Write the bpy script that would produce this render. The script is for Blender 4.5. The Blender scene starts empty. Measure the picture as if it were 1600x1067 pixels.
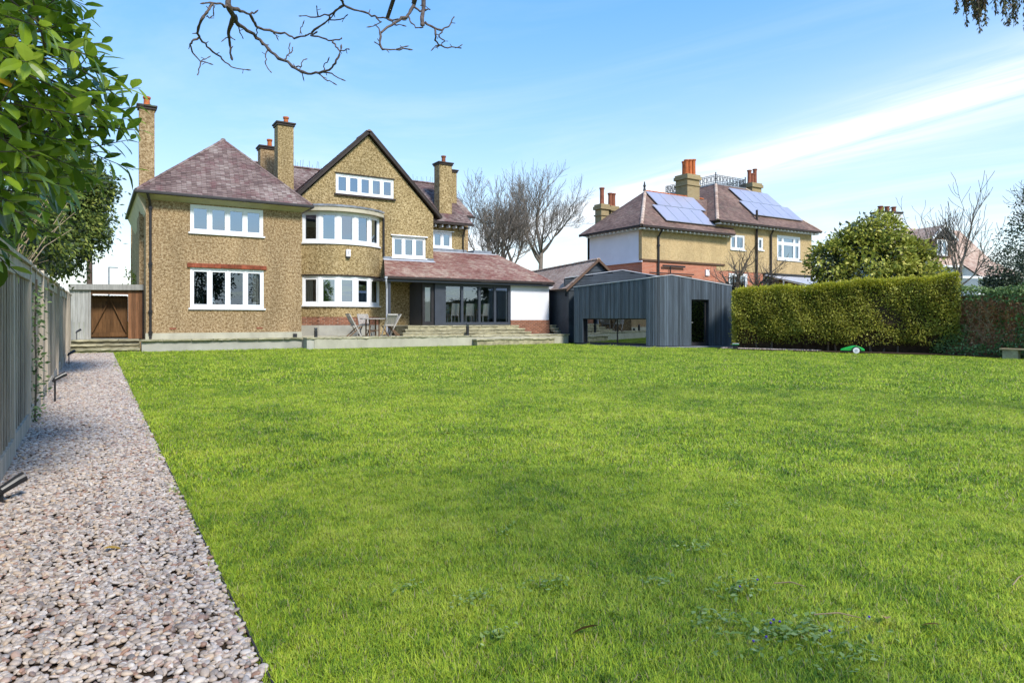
import bpy, bmesh, math, random
import numpy as np
from mathutils import Vector, Matrix
from mathutils.geometry import tessellate_polygon

random.seed(7); RNG = np.random.default_rng(7)
sc = bpy.context.scene
COL = sc.collection
R = math.radians

# ------------------------------------------------------------------ camera
cam = bpy.data.cameras.new('camera'); camo = bpy.data.objects.new('camera', cam); COL.objects.link(camo)
camo.location = (0, 0, 1.4); camo.rotation_euler = (R(90), 0, -math.atan2(655, 1039))
cam.sensor_fit = 'HORIZONTAL'; cam.sensor_width = 36; cam.lens = 36 * 1039 / 1600; cam.shift_y = -0.0209
cam.clip_start = 0.05; cam.clip_end = 2000
sc.camera = camo

# ------------------------------------------------------------------ sky, sun, exposure
SUN_EL, SUN_AZ = 44, 176          # azimuth of the sun, clockwise from +Y
world = bpy.data.worlds.new('World'); sc.world = world; world.use_nodes = True
nt = world.node_tree; N = nt.nodes; L = nt.links
for n in list(N): N.remove(n)
wout = N.new('ShaderNodeOutputWorld'); bg = N.new('ShaderNodeBackground'); bg.inputs[1].default_value = 0.15
sky = N.new('ShaderNodeTexSky'); sky.sky_type = 'NISHITA'; sky.sun_disc = False
sky.sun_elevation = R(SUN_EL); sky.sun_rotation = R(SUN_AZ); sky.altitude = 50
sky.air_density = 1.15; sky.dust_density = 0.3; sky.ozone_density = 2.2
tc = N.new('ShaderNodeTexCoord'); sep = N.new('ShaderNodeSeparateXYZ'); L.new(tc.outputs['Generated'], sep.inputs[0])
def wmath(op, a, b=None, c=None, clamp=False):
    m = N.new('ShaderNodeMath'); m.operation = op; m.use_clamp = clamp
    for i, v in enumerate((a, b, c)):
        if v is None: continue
        if isinstance(v, (int, float)): m.inputs[i].default_value = v
        else: L.new(v, m.inputs[i])
    return m.outputs[0]
# cirrus on a flat layer high above: direction divided by its height
zz = wmath('MAXIMUM', sep.outputs[2], 0.03)
cx = wmath('DIVIDE', sep.outputs[0], zz); cy = wmath('DIVIDE', sep.outputs[1], zz)
comb = N.new('ShaderNodeCombineXYZ'); L.new(cx, comb.inputs[0]); L.new(cy, comb.inputs[1])
def wnoise(vec, rot, scl, detail, dist=0.0):
    mp = N.new('ShaderNodeMapping'); mp.inputs['Rotation'].default_value = (0, 0, rot); mp.inputs['Scale'].default_value = scl
    L.new(vec, mp.inputs[0]); t = N.new('ShaderNodeTexNoise'); t.inputs['Scale'].default_value = 1
    t.inputs['Detail'].default_value = detail; t.inputs['Roughness'].default_value = .62; t.inputs['Distortion'].default_value = dist
    L.new(mp.outputs[0], t.inputs['Vector']); return t.outputs[0]
BAND = (0.9888, -0.1495, 3.1)     # line n.p = c of the long cirrus band in the layer, and its half width below
dd = wmath('ADD', wmath('MULTIPLY', cx, BAND[0]), wmath('MULTIPLY', cy, BAND[1]))
nb = wnoise(comb.outputs[0], 0.0, (.55, .35, 1), 5, .6)
dd = wmath('ADD', dd, wmath('MULTIPLY', wmath('SUBTRACT', nb, .5), 0.6))
ds = wmath('DIVIDE', wmath('SUBTRACT', dd, BAND[2]), 0.40)
band = wmath('EXPONENT', wmath('MULTIPLY', wmath('MULTIPLY', ds, ds), -1.0))
streak = wnoise(comb.outputs[0], math.atan2(BAND[1], BAND[0]), (3.2, .5, 1), 6, .8)
streak = wmath('MULTIPLY', wmath('SUBTRACT', streak, .30), 2.6, None, True)
halo = wmath('EXPONENT', wmath('MULTIPLY', wmath('MULTIPLY', ds, ds), -.22))
band = wmath('ADD', wmath('MULTIPLY', wmath('MULTIPLY', band, streak), .8), wmath('MULTIPLY', halo, .16))
thin = wnoise(comb.outputs[0], 0.5, (.5, .22, 1), 7, 1.0)
thin = wmath('MULTIPLY', wmath('SUBTRACT', thin, .46), 1.7, None, True)
low = wmath('POWER', wmath('SUBTRACT', 1.0, wmath('MAXIMUM', sep.outputs[2], 0.0)), 4.2)
thin = wmath('MULTIPLY', thin, wmath('ADD', wmath('MULTIPLY', low, .9), .3))
cloud = wmath('MINIMUM', wmath('ADD', wmath('ADD', band, thin), wmath('MULTIPLY', low, .78)), .92)
spc = N.new('ShaderNodeSeparateColor'); L.new(sky.outputs[0], spc.inputs[0])
flat = wmath('MULTIPLY', wmath('POWER', wmath('MAXIMUM', spc.outputs[2], .05), -.6), 2.7)   # evens the brightness out towards the horizon
vs_ = N.new('ShaderNodeVectorMath'); vs_.operation = 'SCALE'; L.new(sky.outputs[0], vs_.inputs[0]); L.new(flat, vs_.inputs['Scale'])
hsv = N.new('ShaderNodeHueSaturation'); hsv.inputs['Saturation'].default_value = 1.35; hsv.inputs['Hue'].default_value = .501
L.new(vs_.outputs[0], hsv.inputs['Color'])
mixc = N.new('ShaderNodeMixRGB'); L.new(cloud, mixc.inputs[0]); L.new(hsv.outputs[0], mixc.inputs[1])
mixc.inputs[2].default_value = (4.7, 4.95, 5.25, 1)
L.new(mixc.outputs[0], bg.inputs[0]); L.new(bg.outputs[0], wout.inputs[0])

sun = bpy.data.lights.new('sun', 'SUN'); suno = bpy.data.objects.new('sun', sun); COL.objects.link(suno)
sun.energy = 3.0; sun.angle = R(12); sun.color = (1, .95, .87)
saz = R(SUN_AZ); sel = R(SUN_EL)
sdir = Vector((math.sin(saz) * math.cos(sel), math.cos(saz) * math.cos(sel), math.sin(sel)))
suno.rotation_euler = sdir.to_track_quat('Z', 'Y').to_euler(); suno.location = (8, -20, 30)
sc.view_settings.view_transform = 'Standard'; sc.view_settings.look = 'None'
sc.view_settings.exposure = 0.72; sc.view_settings.gamma = 1
sc.render.resolution_x = 1024; sc.render.resolution_y = 682
sc.render.engine = 'CYCLES'
sc.cycles.max_bounces = 6; sc.cycles.diffuse_bounces = 2; sc.cycles.glossy_bounces = 3; sc.cycles.transmission_bounces = 3; sc.cycles.transparent_max_bounces = 10
sc.cycles.caustics_reflective = False; sc.cycles.caustics_refractive = False

# ------------------------------------------------------------------ helpers
def gz(y): return 0.011 * max(-30.0, min(y, 40.0))     # the lawn climbs gently towards the houses

class MB:
    """collects faces; build() links them as one mesh object"""
    def __init__(s): s.v = []; s.f = []; s.r = []
    def add(s, vs, fs, rnd=None):
        o = len(s.v); s.v += [tuple(p) for p in vs]; s.f += [tuple(i + o for i in f) for f in fs]
        s.r += [random.random() if rnd is None else rnd] * len(fs); return s
    def quad(s, a, b, c, d, rnd=None): return s.add([a, b, c, d], [(0, 1, 2, 3)], rnd)
    def box(s, x0, x1, y0, y1, z0, z1, rnd=None):
        return s.add([(x0,y0,z0),(x1,y0,z0),(x1,y1,z0),(x0,y1,z0),(x0,y0,z1),(x1,y0,z1),(x1,y1,z1),(x0,y1,z1)],
              [(0,3,2,1),(4,5,6,7),(0,1,5,4),(1,2,6,5),(2,3,7,6),(3,0,4,7)], rnd)
    def obox(s, o, u, v, w, rnd=None):
        """box from corner o along three edge vectors"""
        o, u, v, w = map(Vector, (o, u, v, w))
        return s.add([o,o+u,o+u+v,o+v,o+w,o+u+w,o+u+v+w,o+v+w],
              [(0,3,2,1),(4,5,6,7),(0,1,5,4),(1,2,6,5),(2,3,7,6),(3,0,4,7)], rnd)
    def bar(s, a, b, w, h, rnd=None, up=(0,0,1)):
        """square bar between two points"""
        a, b = Vector(a), Vector(b); d = b - a; up = Vector(up)
        x = d.cross(up)
        if x.length < 1e-5: x = Vector((1,0,0))
        x.normalize(); y = x.cross(d).normalized()
        return s.obox(a - x*w/2 - y*h/2, x*w, d, y*h, rnd)
    def tube(s, pts, rad, n=6, rnd=None, cap=True):
        pts = [Vector(p) for p in pts]
        if isinstance(rad, (int, float)): rad = [rad] * len(pts)
        o = len(s.v); ref = Vector((.31,.17,.93))
        for i, p in enumerate(pts):
            d = (pts[min(i+1, len(pts)-1)] - pts[max(i-1, 0)])
            if d.length < 1e-9: d = Vector((0,0,1))
            d.normalize(); x = d.cross(ref)
            if x.length < .05: x = d.cross(Vector((1,0,0)))
            x.normalize(); y = d.cross(x)
            for k in range(n):
                a = 2*math.pi*k/n; s.v.append(tuple(p + (x*math.cos(a) + y*math.sin(a))*rad[i]))
        q = random.random() if rnd is None else rnd
        for i in range(len(pts)-1):
            for k in range(n):
                s.f.append((o+i*n+k, o+i*n+(k+1)%n, o+(i+1)*n+(k+1)%n, o+(i+1)*n+k)); s.r.append(q)
        if cap:
            s.f.append(tuple(o+k for k in range(n))[::-1]); s.r.append(q)
            s.f.append(tuple(o+(len(pts)-1)*n+k for k in range(n))); s.r.append(q)
        return s
    def lathe(s, prof, n=12, c=(0,0,0), rnd=None):
        o = len(s.v); q = random.random() if rnd is None else rnd
        for r_, z in prof:
            for k in range(n):
                a = 2*math.pi*k/n; s.v.append((c[0]+r_*math.cos(a), c[1]+r_*math.sin(a), c[2]+z))
        for i in range(len(prof)-1):
            for k in range(n):
                s.f.append((o+i*n+k, o+i*n+(k+1)%n, o+(i+1)*n+(k+1)%n, o+(i+1)*n+k)); s.r.append(q)
        s.f.append(tuple(o+k for k in range(n))[::-1]); s.r.append(q)
        s.f.append(tuple(o+(len(prof)-1)*n+k for k in range(n))); s.r.append(q)
        return s
    def prism(s, poly, z0, z1, rnd=None):
        """upright prism over an anticlockwise outline"""
        n = len(poly)
        vs = [(x, y, z0) for x, y in poly] + [(x, y, z1) for x, y in poly]
        return s.add(vs, [tuple(range(n))[::-1], tuple(range(n, 2*n))] + [(i, (i+1)%n, n+(i+1)%n, n+i) for i in range(n)], rnd)
    def mesh(s, name, smooth=False):
        me = bpy.data.meshes.new(name); me.from_pydata(s.v, [], s.f)
        at = me.attributes.new('rnd', 'FLOAT', 'FACE'); at.data.foreach_set('value', np.array(s.r, dtype=np.float32))
        if smooth: me.polygons.foreach_set('use_smooth', np.ones(len(s.f), dtype=bool))
        me.update(); return me
    def build(s, name, m, parent=None, smooth=False, bevel=0, kind=None):
        me = s.mesh(name, smooth); me.materials.append(M[m] if isinstance(m, str) else m)
        o = bpy.data.objects.new(name, me); COL.objects.link(o); o.parent = parent
        if bevel:
            b = o.modifiers.new('bevel', 'BEVEL'); b.width = bevel; b.segments = 2; b.limit_method = 'ANGLE'
        if kind: o['kind'] = kind
        return o

def mesh_np(name, verts, faces, rnd=None, smooth=False):
    """fast mesh: verts (n,3), faces (m,k) of one size"""
    me = bpy.data.meshes.new(name); m, k = faces.shape
    me.vertices.add(len(verts)); me.vertices.foreach_set('co', np.ascontiguousarray(verts, dtype=np.float32).ravel())
    me.loops.add(m*k); me.loops.foreach_set('vertex_index', np.ascontiguousarray(faces, dtype=np.int32).ravel())
    me.polygons.add(m); me.polygons.foreach_set('loop_start', np.arange(0, m*k, k, dtype=np.int32))
    if rnd is not None:
        at = me.attributes.new('rnd', 'FLOAT', 'FACE'); at.data.foreach_set('value', np.ascontiguousarray(rnd, dtype=np.float32))
    if smooth: me.polygons.foreach_set('use_smooth', np.ones(m, dtype=bool))
    me.update(calc_edges=True); me.validate(); return me

def linkm(name, me, m, parent=None, kind=None):
    if not me.materials: me.materials.append(M[m] if isinstance(m, str) else m)
    o = bpy.data.objects.new(name, me); COL.objects.link(o); o.parent = parent
    if kind: o['kind'] = kind
    return o
def tag(o, label, cat, group=None):
    o['label'] = label; o['category'] = cat
    if group: o['group'] = group
    return o
def thing(name, label, cat, loc=(0,0,0), rz=0, group=None):
    o = bpy.data.objects.new(name, None); COL.objects.link(o); o.location = loc; o.rotation_euler = (0,0,rz)
    o.empty_display_size = .1
    return tag(o, label, cat, group)
def struct(o): o['kind'] = 'structure'; return o
def copy_tree(o, parent=None):
    c = o.copy(); COL.objects.link(c); c.parent = parent
    for ch in list(o.children): copy_tree(ch, c)
    return c

# ------------------------------------------------------------------ materials
M = {}
def newmat(name):
    m = bpy.data.materials.new(name); m.use_nodes = True; M[name] = m
    return m, m.node_tree.nodes, m.node_tree.links, m.node_tree.nodes['Principled BSDF']
def ramp(n, stops):
    r = n.new('ShaderNodeValToRGB'); e = r.color_ramp.elements
    while len(e) < len(stops): e.new(.5)
    for i, (p, c) in enumerate(stops): e[i].position = p; e[i].color = (*c, 1)
    return r
def noise(n, l, scale, detail=4, coord=None, rough=.6, dist=0):
    t = n.new('ShaderNodeTexNoise'); t.inputs['Scale'].default_value = scale; t.inputs['Detail'].default_value = detail
    t.inputs['Roughness'].default_value = rough; t.inputs['Distortion'].default_value = dist
    if coord is not None: l.new(coord, t.inputs['Vector'])
    return t
def tint(c, k): return tuple(min(1, max(0, x*k)) for x in c)
def simple(name, c, rough=.7, var=.2, scale=3, bump=0, bscale=40, spec=.3, rndvar=0, metal=0, stretch=None, world=False, c2=None):
    """noise-varied colour, optional per-piece shift from the 'rnd' attribute, optional fine relief"""
    m, n, l, b = newmat(name)
    tcn = n.new('ShaderNodeTexCoord'); co = tcn.outputs['Object']
    if world:
        ge = n.new('ShaderNodeNewGeometry'); co = ge.outputs['Position']
    if stretch:
        mp = n.new('ShaderNodeMapping'); mp.inputs['Scale'].default_value = stretch; l.new(co, mp.inputs[0]); co = mp.outputs[0]
    t = noise(n, l, scale, 6, co)
    rp = ramp(n, [(.3, tint(c, 1-var)), (.7, tint(c2 or c, 1+var))]); l.new(t.outputs[0], rp.inputs[0])
    out = rp.outputs[0]
    if rndvar:
        a = n.new('ShaderNodeAttribute'); a.attribute_name = 'rnd'
        oi = n.new('ShaderNodeObjectInfo'); ad = n.new('ShaderNodeMath'); ad.operation = 'ADD'
        l.new(a.outputs['Fac'], ad.inputs[0]); l.new(oi.outputs['Random'], ad.inputs[1])
        mr = n.new('ShaderNodeMapRange'); mr.inputs[1].default_value = 0; mr.inputs[2].default_value = 2
        mr.inputs[3].default_value = 1-rndvar; mr.inputs[4].default_value = 1+rndvar; l.new(ad.outputs[0], mr.inputs[0])
        mx = n.new('ShaderNodeVectorMath'); mx.operation = 'SCALE'; l.new(out, mx.inputs[0]); l.new(mr.outputs[0], mx.inputs['Scale']); out = mx.outputs[0]
    l.new(out, b.inputs['Base Color']); b.inputs['Roughness'].default_value = rough
    b.inputs['Specular IOR Level'].default_value = spec; b.inputs['Metallic'].default_value = metal
    if bump:
        t2 = noise(n, l, bscale, 3, co); bp = n.new('ShaderNodeBump'); bp.inputs['Strength'].default_value = bump; bp.inputs['Distance'].default_value = .02
        l.new(t2.outputs[0], bp.inputs['Height']); l.new(bp.outputs[0], b.inputs['Normal'])
    return m
def pebbledash(name, lo, mid, hi, stain=.35):
    m, n, l, b = newmat(name); tcn = n.new('ShaderNodeTexCoord'); co = tcn.outputs['Object']
    t1 = noise(n, l, 13, 3, co, .75); t2 = noise(n, l, 1.1, 5, co); t3 = noise(n, l, 34, 2, co, .8)
    ad = n.new('ShaderNodeMath'); ad.operation = 'MULTIPLY_ADD'; l.new(t3.outputs[0], ad.inputs[0]); ad.inputs[1].default_value = .7; l.new(t1.outputs[0], ad.inputs[2])
    rp = ramp(n, [(.62, lo), (.84, mid), (1.06, hi)]); 
    mr0 = n.new('ShaderNodeMath'); mr0.operation = 'MULTIPLY'; mr0.inputs[1].default_value = 1/1.2; l.new(ad.outputs[0], mr0.inputs[0])
    rp.color_ramp.elements[0].position = .54; rp.color_ramp.elements[1].position = .70; rp.color_ramp.elements[2].position = .86
    l.new(mr0.outputs[0], rp.inputs[0])
    mp = n.new('ShaderNodeMapping'); mp.inputs['Scale'].default_value = (1.4, 1.4, .35); l.new(co, mp.inputs[0])
    t4 = noise(n, l, 1.0, 5, mp.outputs[0])
    mr = n.new('ShaderNodeMapRange'); mr.inputs[1].default_value = .3; mr.inputs[2].default_value = .7; mr.inputs[3].default_value = 1-stain; mr.inputs[4].default_value = 1.12
    l.new(t4.outputs[0], mr.inputs[0])
    mx = n.new('ShaderNodeVectorMath'); mx.operation = 'SCALE'; l.new(rp.outputs[0], mx.inputs[0]); l.new(mr.outputs[0], mx.inputs['Scale'])
    l.new(mx.outputs[0], b.inputs['Base Color']); b.inputs['Roughness'].default_value = .9; b.inputs['Specular IOR Level'].default_value = .15
    bp = n.new('ShaderNodeBump'); bp.inputs['Strength'].default_value = .8; bp.inputs['Distance'].default_value = .03
    l.new(ad.outputs[0], bp.inputs['Height']); l.new(bp.outputs[0], b.inputs['Normal'])
pebbledash('pebbledash', (.115,.07,.032), (.335,.225,.115), (.57,.435,.27), .24)
pebbledash('pebbledash_gable', (.11,.075,.032), (.34,.245,.112), (.60,.47,.27), .24)
pebbledash('pebbledash_pale', (.36,.25,.12), (.50,.36,.185), (.60,.46,.26), .15)
def tilemat(name, cols, moss=(.20,.19,.14), mossamt=.35):
    m, n, l, b = newmat(name); a = n.new('ShaderNodeAttribute'); a.attribute_name = 'rnd'
    k = len(cols); rp = ramp(n, [(i/(k-1), c) for i, c in enumerate(cols)])
    tcn = n.new('ShaderNodeTexCoord'); t = noise(n, l, .55, 5, tcn.outputs['Object']); 
    mm = n.new('ShaderNodeMath'); mm.operation = 'MULTIPLY_ADD'; l.new(a.outputs['Fac'], mm.inputs[0]); mm.inputs[1].default_value = .55
    mr = n.new('ShaderNodeMapRange'); mr.inputs[1].default_value = .3; mr.inputs[2].default_value = .7; mr.inputs[3].default_value = -.1; mr.inputs[4].default_value = .6
    l.new(t.outputs[0], mr.inputs[0]); l.new(mr.outputs[0], mm.inputs[2]); l.new(mm.outputs[0], rp.inputs[0])
    t2 = noise(n, l, 2.3, 6, tcn.outputs['Object']); mr2 = n.new('ShaderNodeMapRange'); mr2.inputs[1].default_value = .5; mr2.inputs[2].default_value = .72; mr2.inputs[4].default_value = mossamt
    l.new(t2.outputs[0], mr2.inputs[0]); mx = n.new('ShaderNodeMixRGB'); l.new(mr2.outputs[0], mx.inputs[0]); l.new(rp.outputs[0], mx.inputs[1]); mx.inputs[2].default_value = (*moss, 1)
    l.new(mx.outputs[0], b.inputs['Base Color']); b.inputs['Roughness'].default_value = .75; b.inputs['Specular IOR Level'].default_value = .25
    t3 = noise(n, l, 60, 2, tcn.outputs['Object']); bp = n.new('ShaderNodeBump'); bp.inputs['Strength'].default_value = .3; bp.inputs['Distance'].default_value = .01
    l.new(t3.outputs[0], bp.inputs['Height']); l.new(bp.outputs[0], b.inputs['Normal'])
tilemat('tile_plum', [(.075,.05,.046), (.14,.094,.083), (.21,.15,.132), (.31,.25,.22)], (.165,.058,.062), .62)
tilemat('tile_red', [(.17,.065,.05), (.24,.11,.085), (.31,.185,.145), (.42,.31,.24)], (.34,.28,.21), .5)
tilemat('tile_grey', [(.11,.075,.062), (.17,.105,.085), (.22,.14,.11), (.29,.19,.15)])
tilemat('tile_pale', [(.32,.20,.15), (.43,.29,.215), (.52,.38,.29), (.60,.47,.37)], (.30,.27,.2), .3)
def glassmat(name, fac, tintc=(.8,.85,.85), rough=.0):
    m, n, l, b = newmat(name); n.remove(b)
    g = n.new('ShaderNodeBsdfGlossy'); g.inputs['Roughness'].default_value = rough; g.inputs['Color'].default_value = (.70,.85,1,1)
    t = n.new('ShaderNodeBsdfTransparent'); t.inputs['Color'].default_value = (*tintc, 1)
    lw = n.new('ShaderNodeFresnel'); lw.inputs['IOR'].default_value = 1.5
    ad = n.new('ShaderNodeMath'); ad.operation = 'ADD'; ad.use_clamp = True; ad.inputs[1].default_value = fac; l.new(lw.outputs[0], ad.inputs[0])
    mx = n.new('ShaderNodeMixShader'); l.new(ad.outputs[0], mx.inputs[0]); l.new(t.outputs[0], mx.inputs[1]); l.new(g.outputs[0], mx.inputs[2])
    l.new(mx.outputs[0], n['Material Output'].inputs[0])
glassmat('glass', .34, (.55,.6,.62)); glassmat('glass_door', .20, (.94,.96,.96)); glassmat('glass_dark', .22, (.45,.5,.5)); glassmat('glass_clear', .14, (.9,.93,.93))
def leafmat(name, cols, trans=.35, rough=.4, spec=.4):
    m, n, l, b = newmat(name); a = n.new('ShaderNodeAttribute'); a.attribute_name = 'rnd'
    k = len(cols); rp = ramp(n, [(i/(k-1), c) for i, c in enumerate(cols)])
    ge = n.new('ShaderNodeNewGeometry'); t = noise(n, l, .9, 3, ge.outputs['Position'])
    oi = n.new('ShaderNodeObjectInfo')
    mm = n.new('ShaderNodeMath'); mm.operation = 'MULTIPLY_ADD'; l.new(t.outputs[0], mm.inputs[0]); mm.inputs[1].default_value = .5; mm.inputs[2].default_value = -.25
    ad = n.new('ShaderNodeMath'); ad.operation = 'ADD'; l.new(a.outputs['Fac'], ad.inputs[0]); l.new(mm.outputs[0], ad.inputs[1])
    l.new(ad.outputs[0], rp.inputs[0])
    l.new(rp.outputs[0], b.inputs['Base Color']); b.inputs['Roughness'].default_value = rough; b.inputs['Specular IOR Level'].default_value = spec
    tr = n.new('ShaderNodeBsdfTranslucent'); l.new(rp.outputs[0], tr.inputs['Color'])
    mx = n.new('ShaderNodeMixShader'); mx.inputs[0].default_value = trans
    l.new(b.outputs[0], mx.inputs[1]); l.new(tr.outputs[0], mx.inputs[2]); l.new(mx.outputs[0], n['Material Output'].inputs[0])
leafmat('leaf_laurel', [(.08,.145,.012), (.17,.27,.02), (.28,.40,.03), (.42,.53,.06)], .45, .28, .5)
leafmat('leaf_yellow', [(.45,.25,.02), (.55,.33,.03)], .3)
leafmat('leaf_conifer', [(.03,.055,.015), (.09,.135,.03), (.20,.25,.05), (.38,.40,.09)], .25, .6, .2)
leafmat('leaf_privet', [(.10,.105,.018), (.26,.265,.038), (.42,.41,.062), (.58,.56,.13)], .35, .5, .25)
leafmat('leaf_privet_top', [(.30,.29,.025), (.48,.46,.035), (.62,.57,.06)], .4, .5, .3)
leafmat('leaf_magnolia', [(.10,.13,.02), (.26,.30,.045), (.44,.44,.08), (.60,.54,.15)], .25, .45, .2)
leafmat('leaf_ivy', [(.03,.06,.02), (.10,.17,.05), (.20,.29,.09), (.44,.54,.25)], .2, .5, .2)
leafmat('leaf_dead', [(.17,.08,.035), (.36,.18,.08), (.54,.34,.19)], .2, .7, .1)
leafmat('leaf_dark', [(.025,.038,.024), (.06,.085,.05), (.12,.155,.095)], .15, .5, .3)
leafmat('leaf_cypress', [(.05,.035,.022), (.10,.06,.035), (.10,.11,.04), (.17,.14,.06)], .15, .6, .2)
leafmat('leaf_weed', [(.12,.20,.04), (.25,.35,.09), (.42,.50,.22)], .25, .6, .12)
simple('render_cream', (.42,.40,.31), .9, .18, 1.5, .25, 60, .15, stretch=(1,1,.5))
simple('render_grey', (.38,.37,.32), .9, .2, 1.2, .25, 50, .15)
simple('white_upvc', (.82,.83,.85), .35, .03, 2, spec=.5)
simple('white_render', (.72,.72,.76), .8, .05, 1.2, .15, 60, .2)
simple('black_trim', (.022,.020,.021), .5, .3, 4, spec=.4)
simple('brown_trim', (.036,.026,.022), .6, .3, 4, spec=.3)
simple('soffit_cream', (.48,.43,.32), .7, .15, 3)
simple('lead', (.20,.22,.25), .55, .35, 3.5, .3, 14, .4, stretch=(1,1,1))
simple('lead_light', (.42,.43,.46), .6, .2, 3, .2, 14, .3)
simple('anthracite', (.045,.052,.066), .45, .12, 3, spec=.4)
simple('terracotta', (.45,.13,.045), .8, .25, 5, .2, 30, .2)
simple('terracotta_dark', (.24,.085,.05), .8, .3, 5, .2, 30, .2)
simple('brick', (.27,.125,.078), .9, .3, 9, .5, 60, .15, rndvar=.45)
simple('brick_red', (.30,.085,.045), .85, .3, 6, .3, 60, .15, rndvar=.35)
simple('mortar', (.38,.33,.27), .95, .2, 8, .3, 80, .1)
simple('stone', (.44,.40,.27), .9, .3, 2.2, .5, 18, .15, rndvar=.2)
simple('stone_edge', (.30,.27,.17), .95, .4, 5, .7, 22, .1, rndvar=.25)
simple('fence_wood', (.40,.33,.25), .85, .3, 3, .5, 40, .15, rndvar=.38, stretch=(6,6,.5))
simple('fence_post', (.50,.425,.33), .85, .25, 3, .4, 40, .15, rndvar=.2, stretch=(6,6,.5))
simple('wood_silver', (.33,.32,.29), .85, .25, 3, .4, 30, .15, rndvar=.2, stretch=(8,8,.6))
simple('wood_brown', (.20,.095,.045), .75, .35, 3, .4, 30, .2, rndvar=.3, stretch=(8,8,.6))
simple('wood_gate_shaded', (.13,.065,.026), .75, .35, 3, .4, 30, .2, rndvar=.3, stretch=(8,8,.6))  # gate brown, with the shade under the gateway roof put into the colour
simple('teak_grey', (.40,.37,.33), .8, .25, 4, .3, 40, .15, stretch=(6,6,1))
simple('teak_dark', (.16,.10,.06), .75, .3, 4, .3, 40, .15, stretch=(6,6,1))
simple('shed_board', (.062,.080,.100), .6, .32, 1.6, .35, 60, .35, rndvar=.5, stretch=(12,12,.6))
simple('shed_dark', (.020,.024,.032), .7, .2, 2, .2, 40, .3)
simple('clad_dark', (.042,.052,.064), .65, .25, 2, .3, 30, .3, rndvar=.25)
simple('soil', (.055,.037,.024), .95, .4, 6, .6, 30, .1, world=True)
simple('bark_pale', (.18,.155,.128), .9, .3, 6, .6, 40, .15)
simple('bark_dark', (.12,.098,.075), .9, .3, 6, .6, 40, .15)
simple('bark_magnolia', (.135,.105,.088), .85, .35, 16, .7, 90, .2)
simple('twig_tan', (.30,.22,.13), .85, .3, 6, .3, 30, .2)
simple('black_plastic', (.018,.018,.020), .4, .2, 5, spec=.5)
simple('green_plastic', (.015,.36,.055), .25, .08, 4, spec=.6)
simple('white_plastic', (.80,.78,.80), .35, .05, 5, spec=.5)
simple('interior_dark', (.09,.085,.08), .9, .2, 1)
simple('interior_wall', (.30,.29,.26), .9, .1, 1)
simple('curtain', (.62,.60,.54), .9, .1, 4, stretch=(14,14,.4))
simple('chair_fabric', (.78,.76,.73), .9, .06, 6)
simple('table_wood', (.38,.26,.16), .5, .2, 3)
simple('solar', (.34,.34,.42), .3, .06, .7, spec=.8)
simple('alu', (.55,.56,.58), .4, .05, 4, metal=.6)
simple('iron', (.03,.032,.035), .6, .2, 5)
simple('pole_wood', (.10,.07,.055), .9, .2, 4, .3, 30)
simple('slate', (.16,.165,.18), .6, .25, 2, .3, 12, .3, rndvar=.25)
simple('brown_band', (.12,.07,.045), .8, .2, 3)
simple('violet', (.10,.06,.34), .7, .2, 8)
simple('log_cut', (.40,.30,.17), .9, .2, 5)
# ------------------------------------------------------------------ the ground
def ground_sheet(name, mat, xs, ys, dz=0, parent=None):
    vs = [(x, y, gz(y) + dz) for y in ys for x in xs]; nx = len(xs)
    fs = [(j*nx+i, j*nx+i+1, (j+1)*nx+i+1, (j+1)*nx+i) for j in range(len(ys)-1) for i in range(nx-1)]
    return MB().add(vs, fs).build(name, mat, parent)
def lawnmat():
    m, n, l, b = newmat('lawn'); ge = n.new('ShaderNodeNewGeometry'); co = ge.outputs['Position']
    t1 = noise(n, l, .45, 6, co, .65); t2 = noise(n, l, 5, 5, co, .7); t3 = noise(n, l, 45, 3, co, .7)
    a = n.new('ShaderNodeMath'); a.operation = 'MULTIPLY_ADD'; l.new(t2.outputs[0], a.inputs[0]); a.inputs[1].default_value = .55; l.new(t1.outputs[0], a.inputs[2])
    a2 = n.new('ShaderNodeMath'); a2.operation = 'MULTIPLY_ADD'; l.new(t3.outputs[0], a2.inputs[0]); a2.inputs[1].default_value = .5; l.new(a.outputs[0], a2.inputs[2])
    rp = ramp(n, [(.40, (.075,.13,.012)), (.52, (.15,.225,.016)), (.66, (.27,.32,.03))])
    mm = n.new('ShaderNodeMath'); mm.operation = 'MULTIPLY'; mm.inputs[1].default_value = .5; l.new(a2.outputs[0], mm.inputs[0]); l.new(mm.outputs[0], rp.inputs[0])
    l.new(rp.outputs[0], b.inputs['Base Color']); b.inputs['Roughness'].default_value = .9; b.inputs['Specular IOR Level'].default_value = .1
    bp = n.new('ShaderNodeBump'); bp.inputs['Strength'].default_value = .9; bp.inputs['Distance'].default_value = .03
    l.new(t3.outputs[0], bp.inputs['Height']); l.new(bp.outputs[0], b.inputs['Normal'])
lawnmat()
struct(ground_sheet('ground', 'lawn', [-400, -40, -.70, .6, 10, 30, 60, 400], [-400, -30, 0, 1, 5, 10, 15, 20, 25, 30, 40, 60, 400], -.012))
path = struct(ground_sheet('gravel_path', 'soil', [-.70, 0, .575], [-6, 0, 5, 10, 15, 20, 26.05], -.004))
tag(MB().box(.566, .574, -6, 26.0, -.2, .0).build('path_edging', 'brown_trim'), 'thin metal edging strip between pebble path and lawn', 'edging')
eo = bpy.data.objects['path_edging']
for v in eo.data.vertices: v.co.z += gz(v.co.y) + .016
bed = MB(); P = [(21.9,18.9),(23.9,15.3),(26.2,11.9),(26.3,9.4),(29,9.4),(29,20),(24.6,20.3)]
bed.add([(x,y,gz(y)+.006) for x,y in P], [tuple(range(len(P)))]); struct(bed.build('soil_bed', 'soil'))

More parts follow.
